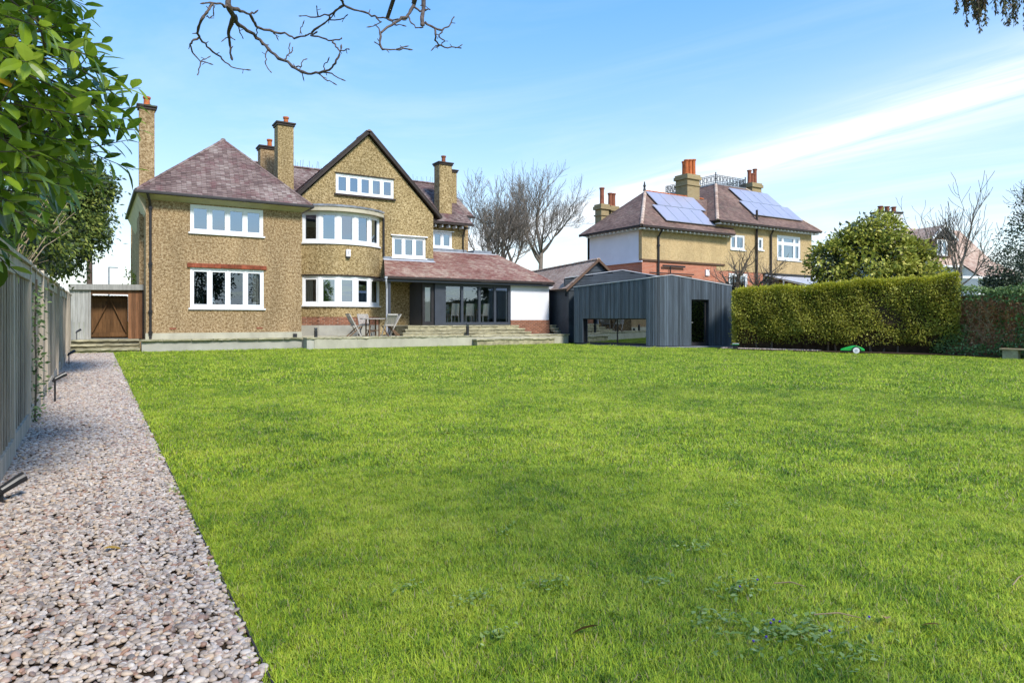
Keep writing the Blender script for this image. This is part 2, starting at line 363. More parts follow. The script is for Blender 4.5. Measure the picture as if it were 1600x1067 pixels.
def gn_scatter(name, pts, rot, scl, variants, parent=None, pick=True):
    """one object: points that each carry an instance of one of the variant meshes"""
    me = bpy.data.meshes.new(name); me.vertices.add(len(pts)); me.vertices.foreach_set('co', np.ascontiguousarray(pts, dtype=np.float32).ravel())
    a = me.attributes.new('rot', 'FLOAT_VECTOR', 'POINT'); a.data.foreach_set('vector', np.ascontiguousarray(rot, dtype=np.float32).ravel())
    a = me.attributes.new('scl', 'FLOAT_VECTOR', 'POINT'); a.data.foreach_set('vector', np.ascontiguousarray(scl, dtype=np.float32).ravel())
    o = bpy.data.objects.new(name, me); COL.objects.link(o); o.parent = parent
    c = bpy.data.collections.new(name + '_pieces')
    for v in variants: c.objects.link(bpy.data.objects.new(v.name, v))
    g = bpy.data.node_groups.new(name, 'GeometryNodeTree')
    g.interface.new_socket('Geometry', in_out='INPUT', socket_type='NodeSocketGeometry'); g.interface.new_socket('Geometry', in_out='OUTPUT', socket_type='NodeSocketGeometry')
    gi = g.nodes.new('NodeGroupInput'); go = g.nodes.new('NodeGroupOutput'); ip = g.nodes.new('GeometryNodeInstanceOnPoints')
    ci = g.nodes.new('GeometryNodeCollectionInfo'); ci.inputs[0].default_value = c; ci.inputs['Separate Children'].default_value = True; ci.inputs['Reset Children'].default_value = True
    na = g.nodes.new('GeometryNodeInputNamedAttribute'); na.data_type = 'FLOAT_VECTOR'; na.inputs[0].default_value = 'rot'
    nb_ = g.nodes.new('GeometryNodeInputNamedAttribute'); nb_.data_type = 'FLOAT_VECTOR'; nb_.inputs[0].default_value = 'scl'
    er = g.nodes.new('FunctionNodeEulerToRotation')
    lk = g.links.new; lk(gi.outputs[0], ip.inputs['Points']); lk(ci.outputs[0], ip.inputs['Instance']); ip.inputs['Pick Instance'].default_value = True
    ri = g.nodes.new('FunctionNodeRandomValue'); ri.data_type = 'INT'; ri.inputs['Min'].default_value = 0; ri.inputs['Max'].default_value = len(variants)-1
    lk(ri.outputs[2], ip.inputs['Instance Index'])
    lk(na.outputs[0], er.inputs[0]); lk(er.outputs[0], ip.inputs['Rotation']); lk(nb_.outputs[0], ip.inputs['Scale']); lk(ip.outputs[0], go.inputs[0])
    md = o.modifiers.new('scatter', 'NODES'); md.node_group = g
    o['kind'] = 'stuff'; return o

# pebbles of the path
def pebblemat():
    m, n, l, b = newmat('pebble'); oi = n.new('ShaderNodeObjectInfo')
    rp = ramp(n, [(0,(.24,.20,.17)),(.14,(.42,.345,.285)),(.30,(.54,.465,.40)),(.44,(.33,.30,.28)),(.58,(.50,.37,.25)),(.70,(.60,.54,.48)),(.82,(.33,.19,.13)),(.92,(.17,.15,.14)),(1,(.52,.43,.35))])
    l.new(oi.outputs['Random'], rp.inputs[0]); tcn = n.new('ShaderNodeTexCoord'); t = noise(n, l, 1.2, 4, tcn.outputs['Object'])
    mr = n.new('ShaderNodeMapRange'); mr.inputs[3].default_value = .75; mr.inputs[4].default_value = 1.2; l.new(t.outputs[0], mr.inputs[0])
    mx = n.new('ShaderNodeVectorMath'); mx.operation = 'SCALE'; l.new(rp.outputs[0], mx.inputs[0]); l.new(mr.outputs[0], mx.inputs['Scale'])
    l.new(mx.outputs[0], b.inputs['Base Color']); b.inputs['Roughness'].default_value = .55; b.inputs['Specular IOR Level'].default_value = .35
pebblemat()
def pebble_mesh(i):
    bm = bmesh.new(); bmesh.ops.create_icosphere(bm, subdivisions=2, radius=1); r = random.Random(i)
    k = [Vector((r.uniform(-1,1), r.uniform(-1,1), r.uniform(-1,1))).normalized() for _ in range(4)]
    for v in bm.verts:
        s = 1 + sum(.16*max(0, v.co.normalized().dot(q))**2 for q in k) - .12
        v.co = Vector((v.co.x*1.25, v.co.y*.95, v.co.z*.62)) * s
    me = bpy.data.meshes.new('pebble'); bm.to_mesh(me); bm.free(); me.materials.append(M['pebble'])
    me.polygons.foreach_set('use_smooth', np.ones(len(me.polygons), dtype=bool)); return me
PEB = [pebble_mesh(i) for i in range(6)]
def scatter_path(n, y0, y1, smin, smax, lift):
    x = RNG.uniform(-.66, .562, n); y = RNG.uniform(y0, y1, n); s = RNG.uniform(smin, smax, n)*RNG.uniform(.8, 1.15, n)
    z = .011*y + s*.35 + RNG.uniform(0, lift, n)
    return np.stack([x, y, z], 1), np.stack([RNG.normal(0,.28,n), RNG.normal(0,.28,n), RNG.uniform(0,6.28,n)], 1), np.stack([s*RNG.uniform(.8,1.2,n), s*RNG.uniform(.8,1.15,n), s*RNG.uniform(.75,1.15,n)], 1)
A = [scatter_path(17000, 1.9, 7.0, .0095, .0175, .012), scatter_path(17000, 7.0, 14.0, .012, .020, .012), scatter_path(15000, 14.0, 26.0, .016, .026, .012)]
pp, pr, ps = (np.concatenate([a[i] for a in A]) for i in range(3))
near = np.where((pp[:,1] > 2.3) & (pp[:,1] < 3.3) & (ps[:,0] > .0125))[0]
near = near[np.argsort(-(pp[near,2] - .011*pp[near,1]))][:300]
keep = np.ones(len(pp), bool); keep[near] = False
gn_scatter('pebbles', pp[keep], pr[keep], ps[keep], PEB, path)
for j, i in enumerate(near):
    o = bpy.data.objects.new('pebble', PEB[j % 6]); COL.objects.link(o); o.parent = path
    o.location = pp[i]; o.rotation_euler = pr[i]; o.scale = ps[i]

# grass: tufts of mown blades, dense near the camera
def blademat():
    m, n, l, b = newmat('blade'); ge = n.new('ShaderNodeNewGeometry'); co = ge.outputs['Position']
    a = n.new('ShaderNodeAttribute'); a.attribute_name = 'rnd'
    t1 = noise(n, l, .8, 6, co, .68); t2 = noise(n, l, 4.5, 6, co, .75)
    s1_ = n.new('ShaderNodeMath'); s1_.operation = 'MULTIPLY_ADD'; l.new(t2.outputs[0], s1_.inputs[0]); s1_.inputs[1].default_value = .95; l.new(t1.outputs[0], s1_.inputs[2])
    s2_ = n.new('ShaderNodeMath'); s2_.operation = 'MULTIPLY_ADD'; l.new(a.outputs['Fac'], s2_.inputs[0]); s2_.inputs[1].default_value = .46; l.new(s1_.outputs[0], s2_.inputs[2])
    mm = n.new('ShaderNodeMath'); mm.operation = 'MULTIPLY'; mm.inputs[1].default_value = .415; l.new(s2_.outputs[0], mm.inputs[0])
    rp = ramp(n, [(.38, (.10,.20,.02)), (.45, (.25,.39,.025)), (.53, (.46,.58,.04)), (.66, (.62,.64,.11))]); l.new(mm.outputs[0], rp.inputs[0])
    dry = n.new('ShaderNodeMath'); dry.operation = 'GREATER_THAN'; dry.inputs[1].default_value = .935; l.new(a.outputs['Fac'], dry.inputs[0])
    dm_ = n.new('ShaderNodeMixRGB'); l.new(dry.outputs[0], dm_.inputs[0]); l.new(rp.outputs[0], dm_.inputs[1]); dm_.inputs[2].default_value = (.42,.36,.17,1); rp = dm_
    l.new(rp.outputs[0], b.inputs['Base Color']); b.inputs['Roughness'].default_value = .5; b.inputs['Specular IOR Level'].default_value = .25
    up_ = n.new('ShaderNodeVectorMath'); up_.operation = 'ADD'; l.new(ge.outputs['Normal'], up_.inputs[0]); up_.inputs[1].default_value = (0,0,1.3)   # normals bent upward, so extra brightness is put into the blades' shading
    nn_ = n.new('ShaderNodeVectorMath'); nn_.operation = 'NORMALIZE'; l.new(up_.outputs[0], nn_.inputs[0]); l.new(nn_.outputs[0], b.inputs['Normal'])
    tr = n.new('ShaderNodeBsdfTranslucent'); l.new(rp.outputs[0], tr.inputs['Color']); mx = n.new('ShaderNodeMixShader'); mx.inputs[0].default_value = .3
    l.new(b.outputs[0], mx.inputs[1]); l.new(tr.outputs[0], mx.inputs[2]); l.new(mx.outputs[0], n['Material Output'].inputs[0])
blademat()
def tuft(i, nb, rad, h, w):
    r = random.Random(100+i); mb = MB()
    for _ in range(nb):
        a = r.uniform(0, 6.28); q = rad*math.sqrt(r.random()); x, y = q*math.cos(a), q*math.sin(a)
        hh = h*r.uniform(.5, 1.15); la = r.uniform(0, 6.28); lean = hh*r.uniform(.2, 1.6); ww = w*r.uniform(.7, 1.3)
        px, py = -math.sin(la)*ww, math.cos(la)*ww; dx, dy = math.cos(la)*lean, math.sin(la)*lean; v = r.random()
        mb.add([(x-px,y-py,-.004),(x+px,y+py,-.004),(x+dx*.45+px*.8,y+dy*.45+py*.8,hh*.6),(x+dx*.45-px*.8,y+dy*.45-py*.8,hh*.6),(x+dx,y+dy,hh)],
               [(0,1,2,3),(3,2,4)], v)
    me = mb.mesh('grass_tuft'); me.materials.append(M['blade']); return me
T_near = [tuft(i, 38, .055, .030, .0017) for i in range(6)]
T_mid = [tuft(20+i, 36, .10, .033, .0032) for i in range(5)]
T_far = [tuft(40+i, 34, .20, .036, .0065) for i in range(4)]
def lawn_points(n, c0, c1):
    """points all over the lawn between two distances from where one stands"""
    r_ = np.sqrt(c0*c0 + RNG.random(n)*(c1*c1-c0*c0)); t = RNG.uniform(R(-28), R(90), n)
    x = .2 + r_*np.cos(t); y = r_*np.sin(t)
    ok = (x > .575) & (x < 26.2) & (y > -4) & (y < 26.5)
    ok &= ~((y > 25.35) & (x > 7)) & ~((x - 18.8)*4.3 + (y - 25.3)*1.9 > 0) 
    ok &= ~(((y - 18.9)*2.0 + (x - 21.9)*3.6 > 0) & (x > 15))
    x, y = x[ok], y[ok]; k = len(x)
    return np.stack([x, y, .011*y - .010], 1), np.stack([RNG.normal(0,.12,k), RNG.normal(0,.12,k), RNG.uniform(0,6.28,k)], 1), k
lawn = None
for nm, n_, c0, c1, var in (('grass_near', 46000, .6, 6.0, T_near), ('grass_middle', 44000, 5.7, 13.5, T_mid), ('grass_far', 36000, 13, 36, T_far)):
    p_, r_, k = lawn_points(n_, c0, c1)
    s_ = RNG.uniform(.65, 1.25, (k,1)) * np.array([[1,1,1]]); s_[:,2] *= RNG.uniform(.6, 1.3, k)
    o = gn_scatter('grass', p_, r_, s_, var)
    tag(o, {'grass_near':'short bright green lawn grass in the foreground beside the pebble path','grass_middle':'mown green lawn grass across the middle of the garden','grass_far':'mown lawn grass running up to the terrace and hedge'}[nm], 'grass')

# ------------------------------------------------------------------ walls with openings
def wall(name, mat, parent, O, u, outline, holes=(), depth=.22, reveal=.1, revmat=None):
    """upright wall in the plane through O along u; outline and holes in (u, z); a shell with a return all round"""
    u = Vector(u).normalized(); nrm = Vector((u.y, -u.x, 0)); O = Vector(O)
    def P(a, z, back=0): return O + u*a + Vector((0,0,z)) - nrm*back
    hol = [[(x0,z0),(x1,z0),(x1,z1),(x0,z1)] for x0,x1,z0,z1 in holes]
    polys = [[Vector((a,z,0)) for a,z in outline]] + [[Vector((a,z,0)) for a,z in h] for h in hol]
    flat = [p for q in polys for p in q]; tri = tessellate_polygon(polys); mb = MB(); fr = []
    for t in tri:
        a, b, c = (flat[i] for i in t)
        fr.append(t if (b-a).cross(c-a).z > 0 else t[::-1])
    mb.add([P(p.x,p.y) for p in flat], fr)
    mb.add([P(p.x,p.y,depth) for p in flat], [t[::-1] for t in fr])
    n = len(outline)
    for i in range(n):
        a, b = outline[i], outline[(i+1)%n]; mb.quad(P(*b), P(*a), P(*a,depth), P(*b,depth))
    for h in hol:
        for i in range(4):
            a, b = h[i], h[(i+1)%4]; mb.quad(P(*a), P(*b), P(*b,depth), P(*a,depth))
    return mb.build(name, mat, parent)
def rect(a0, a1, z0, z1): return [(a0,z0),(a1,z0),(a1,z1),(a0,z1)]

def window(parent, O, u, a0, a1, z0, z1, n, sill=True, mat='white_upvc', glass='glass', fw=.075, sash=.06, inset=.05, curt=None, transom=None, widths=None):
    """framed window: frame with mullions and sashes, a pane per light, a projecting sill"""
    u = Vector(u).normalized(); nrm = Vector((u.y,-u.x,0)); O = Vector(O) - nrm*inset
    f = MB()
    def bx(x0, x1, q0, q1, d0, d1): f.obox(O + u*x0 + Vector((0,0,q0)) + nrm*d1, u*(x1-x0), -nrm*(d1-d0), Vector((0,0,q1-q0)))
    bx(a0, a1, z1-fw, z1, -.06, .03); bx(a0, a1, z0, z0+fw, -.06, .03); bx(a0, a0+fw, z0+fw, z1-fw, -.06, .03); bx(a1-fw, a1, z0+fw, z1-fw, -.06, .03)
    ws = widths or [1]*n; tot = sum(ws); xs = [a0+fw*.5]
    for w in ws: xs.append(xs[-1] + (a1-a0-fw)*w/tot)
    for i in range(1, n): bx(xs[i]-fw*.45, xs[i]+fw*.45, z0+fw, z1-fw, -.06, .028)
    w = None; panes = []
    rows = [(z0+fw, z1-fw)] if not transom else [(z0+fw, transom-fw*.4), (transom+fw*.4, z1-fw)]
    if transom: bx(a0+fw, a1-fw, transom-fw*.4, transom+fw*.4, -.06, .026)
    for i in range(n):
        x0, x1 = xs[i]+fw*.45, xs[i+1]-fw*.45
        for q0, q1 in rows:
            s = sash
            bx(x0, x1, q1-s, q1, -.05, .012); bx(x0, x1, q0, q0+s, -.05, .012); bx(x0, x0+s, q0+s, q1-s, -.05, .012); bx(x1-s, x1, q0+s, q1-s, -.05, .012)
            panes.append((x0+s, x1-s, q0+s, q1-s))
    w = f.build('window', mat, parent)
    for x0, x1, q0, q1 in panes:
        t = .0015*random.uniform(-1, 1)      # panes never sit quite true: their reflections differ
        p = MB(); a = O + u*x0 - nrm*(.02+t); b = O + u*x1 - nrm*(.02-t)
        p.quad(a+Vector((0,0,q0)), b+Vector((0,0,q0)), b+Vector((0,0,q1))-nrm*t*2, a+Vector((0,0,q1))-nrm*t*2)
        p.build('pane', glass, w)
    if sill:
        q = MB(); q.obox(O + u*(a0-.06) + Vector((0,0,z0-.06)) + nrm*(inset+.07), u*(a1-a0+.12), -nrm*(.13), Vector((0,0,.058))); q.build('sill', mat, w)
    if curt:
        for c0, c1 in curt:
            q = MB(); k = 14; pts = []
            for i in range(k+1):
                a = c0 + (c1-c0)*i/k; pts.append(O + u*a - nrm*(.16 + .025*math.sin(i*2.4)))
            for i in range(k): q.quad(pts[i]+Vector((0,0,z0+.03)), pts[i+1]+Vector((0,0,z0+.03)), pts[i+1]+Vector((0,0,z1-.03)), pts[i]+Vector((0,0,z1-.03)))
            q.build('curtain', 'curtain', w)
    return w

# ------------------------------------------------------------------ tiled roof slopes
def clip_row(poly, v):
    xs = []
    n = len(poly)
    for i in range(n):
        (a, p), (b, q) = poly[i], poly[(i+1)%n]
        if (p <= v < q) or (q <= v < p): xs.append(a + (b-a)*(v-p)/(q-p))
    return (min(xs), max(xs)) if len(xs) >= 2 else None
def slope(name, mat, parent, O, U, V, poly, gauge=.115, tw=.17, lift=.018, under=True):
    """roof slope: convex outline in (u along eave, v up the slope) covered with courses of single tiles"""
    O, U, V = Vector(O), Vector(U).normalized(), Vector(V).normalized(); Nn = U.cross(V).normalized()
    vmax = max(p[1] for p in poly); vmin = min(p[1] for p in poly); mb = MB(); k = 0; v = vmin
    while v < vmax - .02:
        e0 = clip_row(poly, v + 1e-4); e1 = clip_row(poly, min(v + gauge, vmax - 1e-3)); k += 1
        if e0 and e1:
            x = min(e0[0], e1[0]) - tw*(.5 if k % 2 else 0) - random.uniform(0,.01); hi = max(e0[1], e1[1])
            while x < hi:
                g = .0025; a0, b0 = max(x+g, e0[0]), min(x+tw-g, e0[1]); a1, b1 = max(x+g, e1[0]), min(x+tw-g, e1[1]); x += tw
                if b0-a0 < .012 and b1-a1 < .012: continue
                if b0 < a0: a0 = b0 = (a0+b0)/2
                if b1 < a1: a1 = b1 = (a1+b1)/2
                h = lift*random.uniform(.8, 1.35); vt = min(v+gauge, vmax); sk = random.uniform(-.003,.003)
                q = lambda a, w, t: O + U*a + V*w + Nn*t
                p0, p1, p2, p3 = q(a0,v+sk,h), q(b0,v-sk,h), q(b1,vt+.006,.006), q(a1,vt+.006,.006)
                mb.add([p0,p1,p2,p3,q(a0,v+sk,-.004),q(b0,v-sk,-.004)], [(0,1,2,3),(4,5,1,0)])
        v += gauge
    deck = None
    if under:
        dk = MB(); dk.add([O + U*a + V*w + Nn*.002 for a, w in poly], [tuple(range(len(poly)))]); dk.add([O + U*a + V*w - Nn*.10 for a, w in poly], [tuple(range(len(poly)))[::-1]])
        n = len(poly)
        for i in range(n):
            a, b = poly[i], poly[(i+1)%n]; f = lambda p, t: O + U*p[0] + V*p[1] + Nn*t
            dk.quad(f(a,.002), f(a,-.10), f(b,-.10), f(b,.002))
        deck = dk.build('roof', 'brown_trim', parent)
    o = mb.build(name, mat, deck or parent, kind='stuff'); return deck or o
def slope3(name, mat, parent, pts, **kw):
    """slope from 3-d points; the first two are the eave, left to right seen from outside"""
    pts = [Vector(p) for p in pts]; O = pts[0]; U = (pts[1]-pts[0]).normalized()
    w = pts[2]-O; V = (w - U*w.dot(U)).normalized()
    return slope(name, mat, parent, O, U, V, [((p-O).dot(U), (p-O).dot(V)) for p in pts], **kw)
def ridge_tiles(mat, parent, a, b, r=.10, step=.32, name='ridge_tiles'):
    a, b = Vector(a), Vector(b); d = b-a; n = max(1, round(d.length/step)); mb = MB(); dn = d.normalized()
    side = dn.cross(Vector((0,0,1))).normalized(); up = side.cross(dn).normalized()
    for i in range(n):
        p, q = a + d*(i/n), a + d*((i+.96)/n); rr = r*random.uniform(.93,1.05); vs = []
        for e, s in ((p, 1.04), (q, .96)):
            for k in range(6):
                t = math.pi*k/5; vs.append(e + side*math.cos(t)*rr*s + up*(math.sin(t)*rr*s*.8 - .01))
        fs = [(k, k+1, 7+k, 6+k) for k in range(5)] + [(0,1,2,3,4,5)[::-1], (6,7,8,9,10,11)]
        mb.add(vs, fs)
    return mb.build(name, mat, parent, kind='stuff')
def chimney(parent, x0, x1, y0, y1, z0, z1, mat, pots, cap=.09, potm='terracotta', stepped=False, capm='brown_trim'):
    c = MB().box(x0, x1, y0, y1, z0, z1)
    if stepped:
        w = .06
        c.box(x0-w, x1+w, y0-w, y1+w, z1-.62, z1-.54); c.box(x0-w*1.6, x1+w*1.6, y0-w*1.6, y1+w*1.6, z1-.22, z1-.02)
        c.box(x0-w*.7, x1+w*.7, y0-w*.7, y1+w*.7, z1-.02, z1+.10)
    o = c.build('chimney', mat, parent)
    if not stepped:
        k = MB().box(x0-cap, x1+cap, y0-cap, y1+cap, z1, z1+.07); k.box(x0-cap*.55, x1+cap*.55, y0-cap*.55, y1+cap*.55, z1-.09, z1-.001); k.build('cap', capm, o, bevel=.01)
    zt = z1 + (.10 if stepped else .07)
    for px, py, h, r in pots:
        MB().lathe([(r*1.15,0),(r*1.1,.06),(r*.92,.09),(r*.86,h*.7),(r*.9,h-.09),(r*1.12,h-.07),(r*1.12,h),(r*.75,h),(r*.7,h-.12)], 12, (px,py,zt-.01)).build('chimney_pot', potm, o, smooth=False)
    return o
def pipe(parent, pts, r=.04, mat='black_trim', name='downpipe', collars=()):
    mb = MB().tube(pts, r, 8)
    for z in collars:
        p = Vector(pts[-1]); mb.lathe([(r*1.5,-.05),(r*1.5,.05)], 8, (p.x,p.y,z))
    return mb.build(name, mat, parent)
def bricks(parent, O, u, a0, a1, z0, z1, mat='brick', lift=.012, bl=.225, bh=.075, front=.05):
    """single bricks laid in stretcher bond with recessed joints"""
    u = Vector(u).normalized(); nrm = Vector((u.y,-u.x,0)); O = Vector(O)
    def bm_(w):
        me = MB().obox((0,0,0), (w,0,0), (0,front,0), (0,0,bh-.010)).mesh('brick'); me.materials.append(M[mat]); return me
    cache = {}; ang = math.atan2(u.y, u.x); z = z0; k = 0
    while z < z1 - .03:
        x = a0 - (bl/2 if k % 2 else 0)
        while x < a1 - .02:
            s, e = max(x, a0), min(x+bl-.010, a1)
            if e - s > .03:
                w = round(e-s, 2)
                if w not in cache: cache[w] = bm_(w)
                o = bpy.data.objects.new('brick', cache[w]); COL.objects.link(o); o.parent = parent
                o.location = O + u*s + Vector((0,0,z)) + nrm*(lift + random.uniform(-.003,.003)); o.rotation_euler = (0,0,ang)
            x += bl
        z += bh; k += 1
def rebase(root, loc):
    """parts are built in place; move the root to the thing's base under them"""
    loc = Vector(loc); root.location = loc
    for ch in root.children: ch.location = ch.location - loc
X1 = (1,0,0)
# ------------------------------------------------------------------ the pebbledashed house
H = thing('detached_house', 'large detached pebbledashed house with plum tiled roofs, central gable and white windows', 'house')
wall('wall', 'pebbledash', H, (0,27,0), X1, rect(1.6,7.06,.72,6.0), [(3.03,5.60,4.64,5.66),(3.03,5.62,1.85,3.33)])
wall('wall', 'pebbledash', H, (1.6,37,0), (0,-1,0), rect(0,9.78,.2,6.0))
wall('wall', 'pebbledash', H, (7.06,27.22,0), (0,1,0), rect(0,2.36,.3,6.0))
MB().box(1.585,7.075,26.972,26.999,.70,.93).build('plinth', 'render_cream', H)
window(H, (0,27,0), X1, 3.03,5.60,4.64,5.66, 4)
window(H, (0,27,0), X1, 3.03,5.62,1.85,3.33, 4, glass='glass_clear', curt=[(5.25,5.55)])
lin = MB(); 
for i in range(12): lin.box(2.93+i*.232, 2.93+i*.232+.226, 26.93-random.uniform(0,.006), 26.999, 3.345, 3.50-random.uniform(0,.008))
lin.build('tile_lintel', 'brick_red', H)
for x in (2.35, 5.35): MB().box(x,x+.22,26.985,26.999,1.06,1.12).build('air_brick', 'terracotta_dark', H)
MB().box(6.72,6.86,26.88,26.97,.72,.86).build('floor_light', 'black_plastic', H)
# wing roof
E0, AP, BK = 5.95, (4.55,29.55,8.82), (4.55,34.6,8.82)
c = [(1.27,26.58,E0),(7.38,26.58,E0),(7.38,34,E0),(1.27,34,E0)]
wr = slope3('roof_tiles', 'tile_plum', H, [c[0], c[1], AP])
slope3('roof_tiles', 'tile_plum', H, [c[3], c[0], AP, (4.55,34,8.82)])
slope3('roof_tiles', 'tile_plum', H, [c[1], c[2], (4.55,34,8.82), AP])
ridge_tiles('tile_plum', H, c[0], AP, .07); ridge_tiles('tile_plum', H, c[1], AP, .07); ridge_tiles('tile_plum', H, AP, (4.55,34,8.82), .1)
g = MB(); g.box(1.22,7.44,26.50,26.60,5.84,5.945); g.build('gutter', 'black_trim', H, bevel=.02)
MB().box(1.20,1.30,26.61,34,5.84,5.945).build('gutter', 'black_trim', H); MB().box(7.36,7.44,26.61,29.5,5.84,5.945).build('gutter', 'black_trim', H)
s = MB(); s.add([(1.3,26.6,5.86),(7.36,26.6,5.86),(7.07,26.995,5.70),(1.59,26.995,5.70)], [(3,2,1,0)]); s.add([(7.36,26.6,5.86),(7.36,29.5,5.86),(7.07,29.5,5.6),(7.07,26.995,5.70)], [(3,2,1,0)])
s.add([(1.3,26.6,5.86),(1.3,34,5.86),(1.595,34,5.2),(1.595,26.995,5.2)], [(0,1,2,3)]); s.add([(1.3,26.6,5.86),(1.595,26.995,5.70),(1.595,26.995,5.2)], [(0,1,2)]); s.build('soffit', 'soffit_cream', H)
pipe(H, [(1.62,26.55,5.85),(1.70,26.75,5.62),(1.74,26.93,5.45),(1.74,26.93,.74)], .045, collars=(5.4,3.4,1.7,.95))
chimney(H, 1.47,1.98,28.5,28.85,.3,9.42, 'pebbledash', [(1.73,28.68,.36,.12)])
MB().box(1.45,1.598,28.1,29.7,.25,5.3).build('chimney_breast', 'pebbledash', H)
chimney(H, 7.06,7.76,31,31.7,6.5,10.30, 'pebbledash_gable', [(7.5,31.35,.34,.12)])
chimney(H, 6.72,7.46,33,33.6,6.5,9.62, 'pebbledash', [(7.2,33.3,.40,.12)])
# central gable
GY = 29.6
wall('wall', 'pebbledash_gable', H, (0,GY,0), X1, [(7.29,.72),(14.1,.72),(14.1,6.55),(10.78,9.93),(7.29,6.4)],
     [(9.27,12.04,7.13,8.02),(11.97,13.69,4.38,5.38),(7.95,11.15,2.05,3.34),(7.95,11.15,4.8,6.17)])
wall('wall', 'pebbledash_gable', H, (14.1,GY+.22,0), (0,1,0), rect(0,2.16,.72,6.5))
window(H, (0,GY,0), X1, 9.27,12.04,7.13,8.02, 5, sill=False, curt=[(10.9,11.3)])
MB().box(9.19,12.12,GY-.10,GY-.002,7.03,7.11).build('tile_sill', 'brown_trim', H); MB().box(9.22,12.09,GY-.04,GY-.002,8.03,8.07).build('drip_mould', 'brown_trim', H)
window(H, (0,GY,0), X1, 11.97,13.69,4.38,5.38, 3)
MB().box(11.88,13.78,GY-.09,GY-.002,5.39,5.44).build('window_hood', 'white_upvc', H)
for a, b in (((7.0,6.18),(10.78,10.02)), ((14.56,6.18),(10.78,10.02))):
    m_ = MB(); d = Vector((b[0]-a[0],0,b[1]-a[1])); n_ = Vector((-d.z,0,d.x)).normalized()*(1 if d.x > 0 else -1)
    if a[0] > 10: a = (14.40, 6.36); d = Vector((b[0]-a[0],0,b[1]-a[1]))
    m_.obox(Vector((a[0],GY-.16,a[1])), d, (0,.155,0), n_*.17); m_.build('bargeboard', 'brown_trim', H)
TOP = 10.13
slope3('roof_tiles', 'tile_plum', H, [(7.05,33,6.42),(7.05,GY-.18,6.42),(10.78,GY-.18,TOP),(10.78,31.0,TOP)])
slope3('roof_tiles', 'tile_plum', H, [(14.52,GY-.18,6.42),(14.52,33,6.42),(10.78,31.0,TOP),(10.78,GY-.18,TOP)])
slope3('roof_tiles', 'tile_plum', H, [(14.5,33,6.42),(7.05,33,6.42),(10.78,31.0,TOP)])
ridge_tiles('tile_plum', H, (10.78,GY-.2,TOP-.03), (10.78,31.0,TOP-.03), .10)
MB().box(14.12,14.30,GY+.05,31.5,6.18,6.36).build('fascia', 'brown_trim', H)
# main roof and the right-hand bay of the first floor
slope3('roof_tiles', 'tile_plum', H, [(4.55,31.5,6.58),(17.36,31.5,6.58),(16.95,34.5,9.16),(4.55,34.5,9.16)])
slope3('roof_tiles', 'tile_plum', H, [(17.36,31.5,6.58),(17.36,34.0,6.58),(16.95,34.5,9.16)])
slope3('roof_tiles', 'tile_plum', H, [(18.6,38,6.9),(4.55,38,6.9),(4.55,34.5,9.16),(16.95,34.5,9.16)])
slope3('roof_tiles', 'tile_plum', H, [(17.0,33.85,7.42),(18.72,33.85,7.42),(17.55,34.7,9.0),(17.1,34.7,9.0)])
slope3('roof_tiles', 'tile_plum', H, [(18.72,33.85,7.42),(18.72,38.2,7.42),(17.55,37.5,9.0),(17.55,34.7,9.0)])
ridge_tiles('tile_plum', H, (4.6,34.5,9.17), (17.0,34.5,9.17), .1)
# bird spikes along the ridge
sp = MB()
for i in range(70):
    x = 8.6 + i*.12
    if random.random() < .75: sp.tube([(x,34.5,9.2),(x+random.uniform(-.05,.05),34.5,9.2+random.uniform(.12,.42))], .008, 3)
sp.build('ridge_spikes', 'iron', H, kind='stuff')
wall('wall', 'pebbledash_gable', H, (0,32,0), X1, rect(14.12,17.16,.3,6.5), [(15.21,16.35,5.24,6.10)])
window(H, (0,32,0), X1, 15.21,16.35,5.24,6.10, 2); MB().box(15.1,16.46,31.92,31.998,6.11,6.15).build('window_hood', 'white_upvc', H)
wall('wall', 'pebbledash_gable', H, (17.16,32.22,0), (0,1,0), rect(0,4.5,.3,6.5))
wall('wall', 'pebbledash', H, (17.2,33.95,0), X1, rect(0,1.2,.3,7.4))
wall('wall', 'pebbledash', H, (18.4,34.17,0), (0,1,0), rect(0,4,.3,7.4)); wall('wall', 'pebbledash', H, (18.4,38.2,0), (-1,0,0), rect(0,16.8,.3,6.95))
g = MB(); g.box(14.5,17.42,31.42,31.50,6.44,6.55); g.build('gutter', 'brown_trim', H)
g = MB(); g.box(17.0,18.78,33.77,33.85,7.28,7.39); g.build('gutter', 'brown_trim', H)
for i in range(7): MB().box(14.75+i*.4,14.83+i*.4,31.56,31.99,6.30,6.42).build('rafter_end', 'white_upvc', H)
for i in range(4): MB().box(17.3+i*.38,17.37+i*.38,33.88,33.94,7.18,7.27).build('rafter_end', 'white_upvc', H)
pipe(H, [(16.95,31.5,6.4),(16.98,31.8,6.15),(17.0,31.93,6.0),(17.0,31.93,5.0)], .04, 'brown_trim')
chimney(H, 15.66,16.40,32.1,32.75,6.6,9.80, 'pebbledash_gable', [(16.05,32.4,.40,.12)], potm='terracotta_dark')
chimney(H, 16.62,17.16,33.0,33.6,6.6,9.68, 'pebbledash_gable', [])
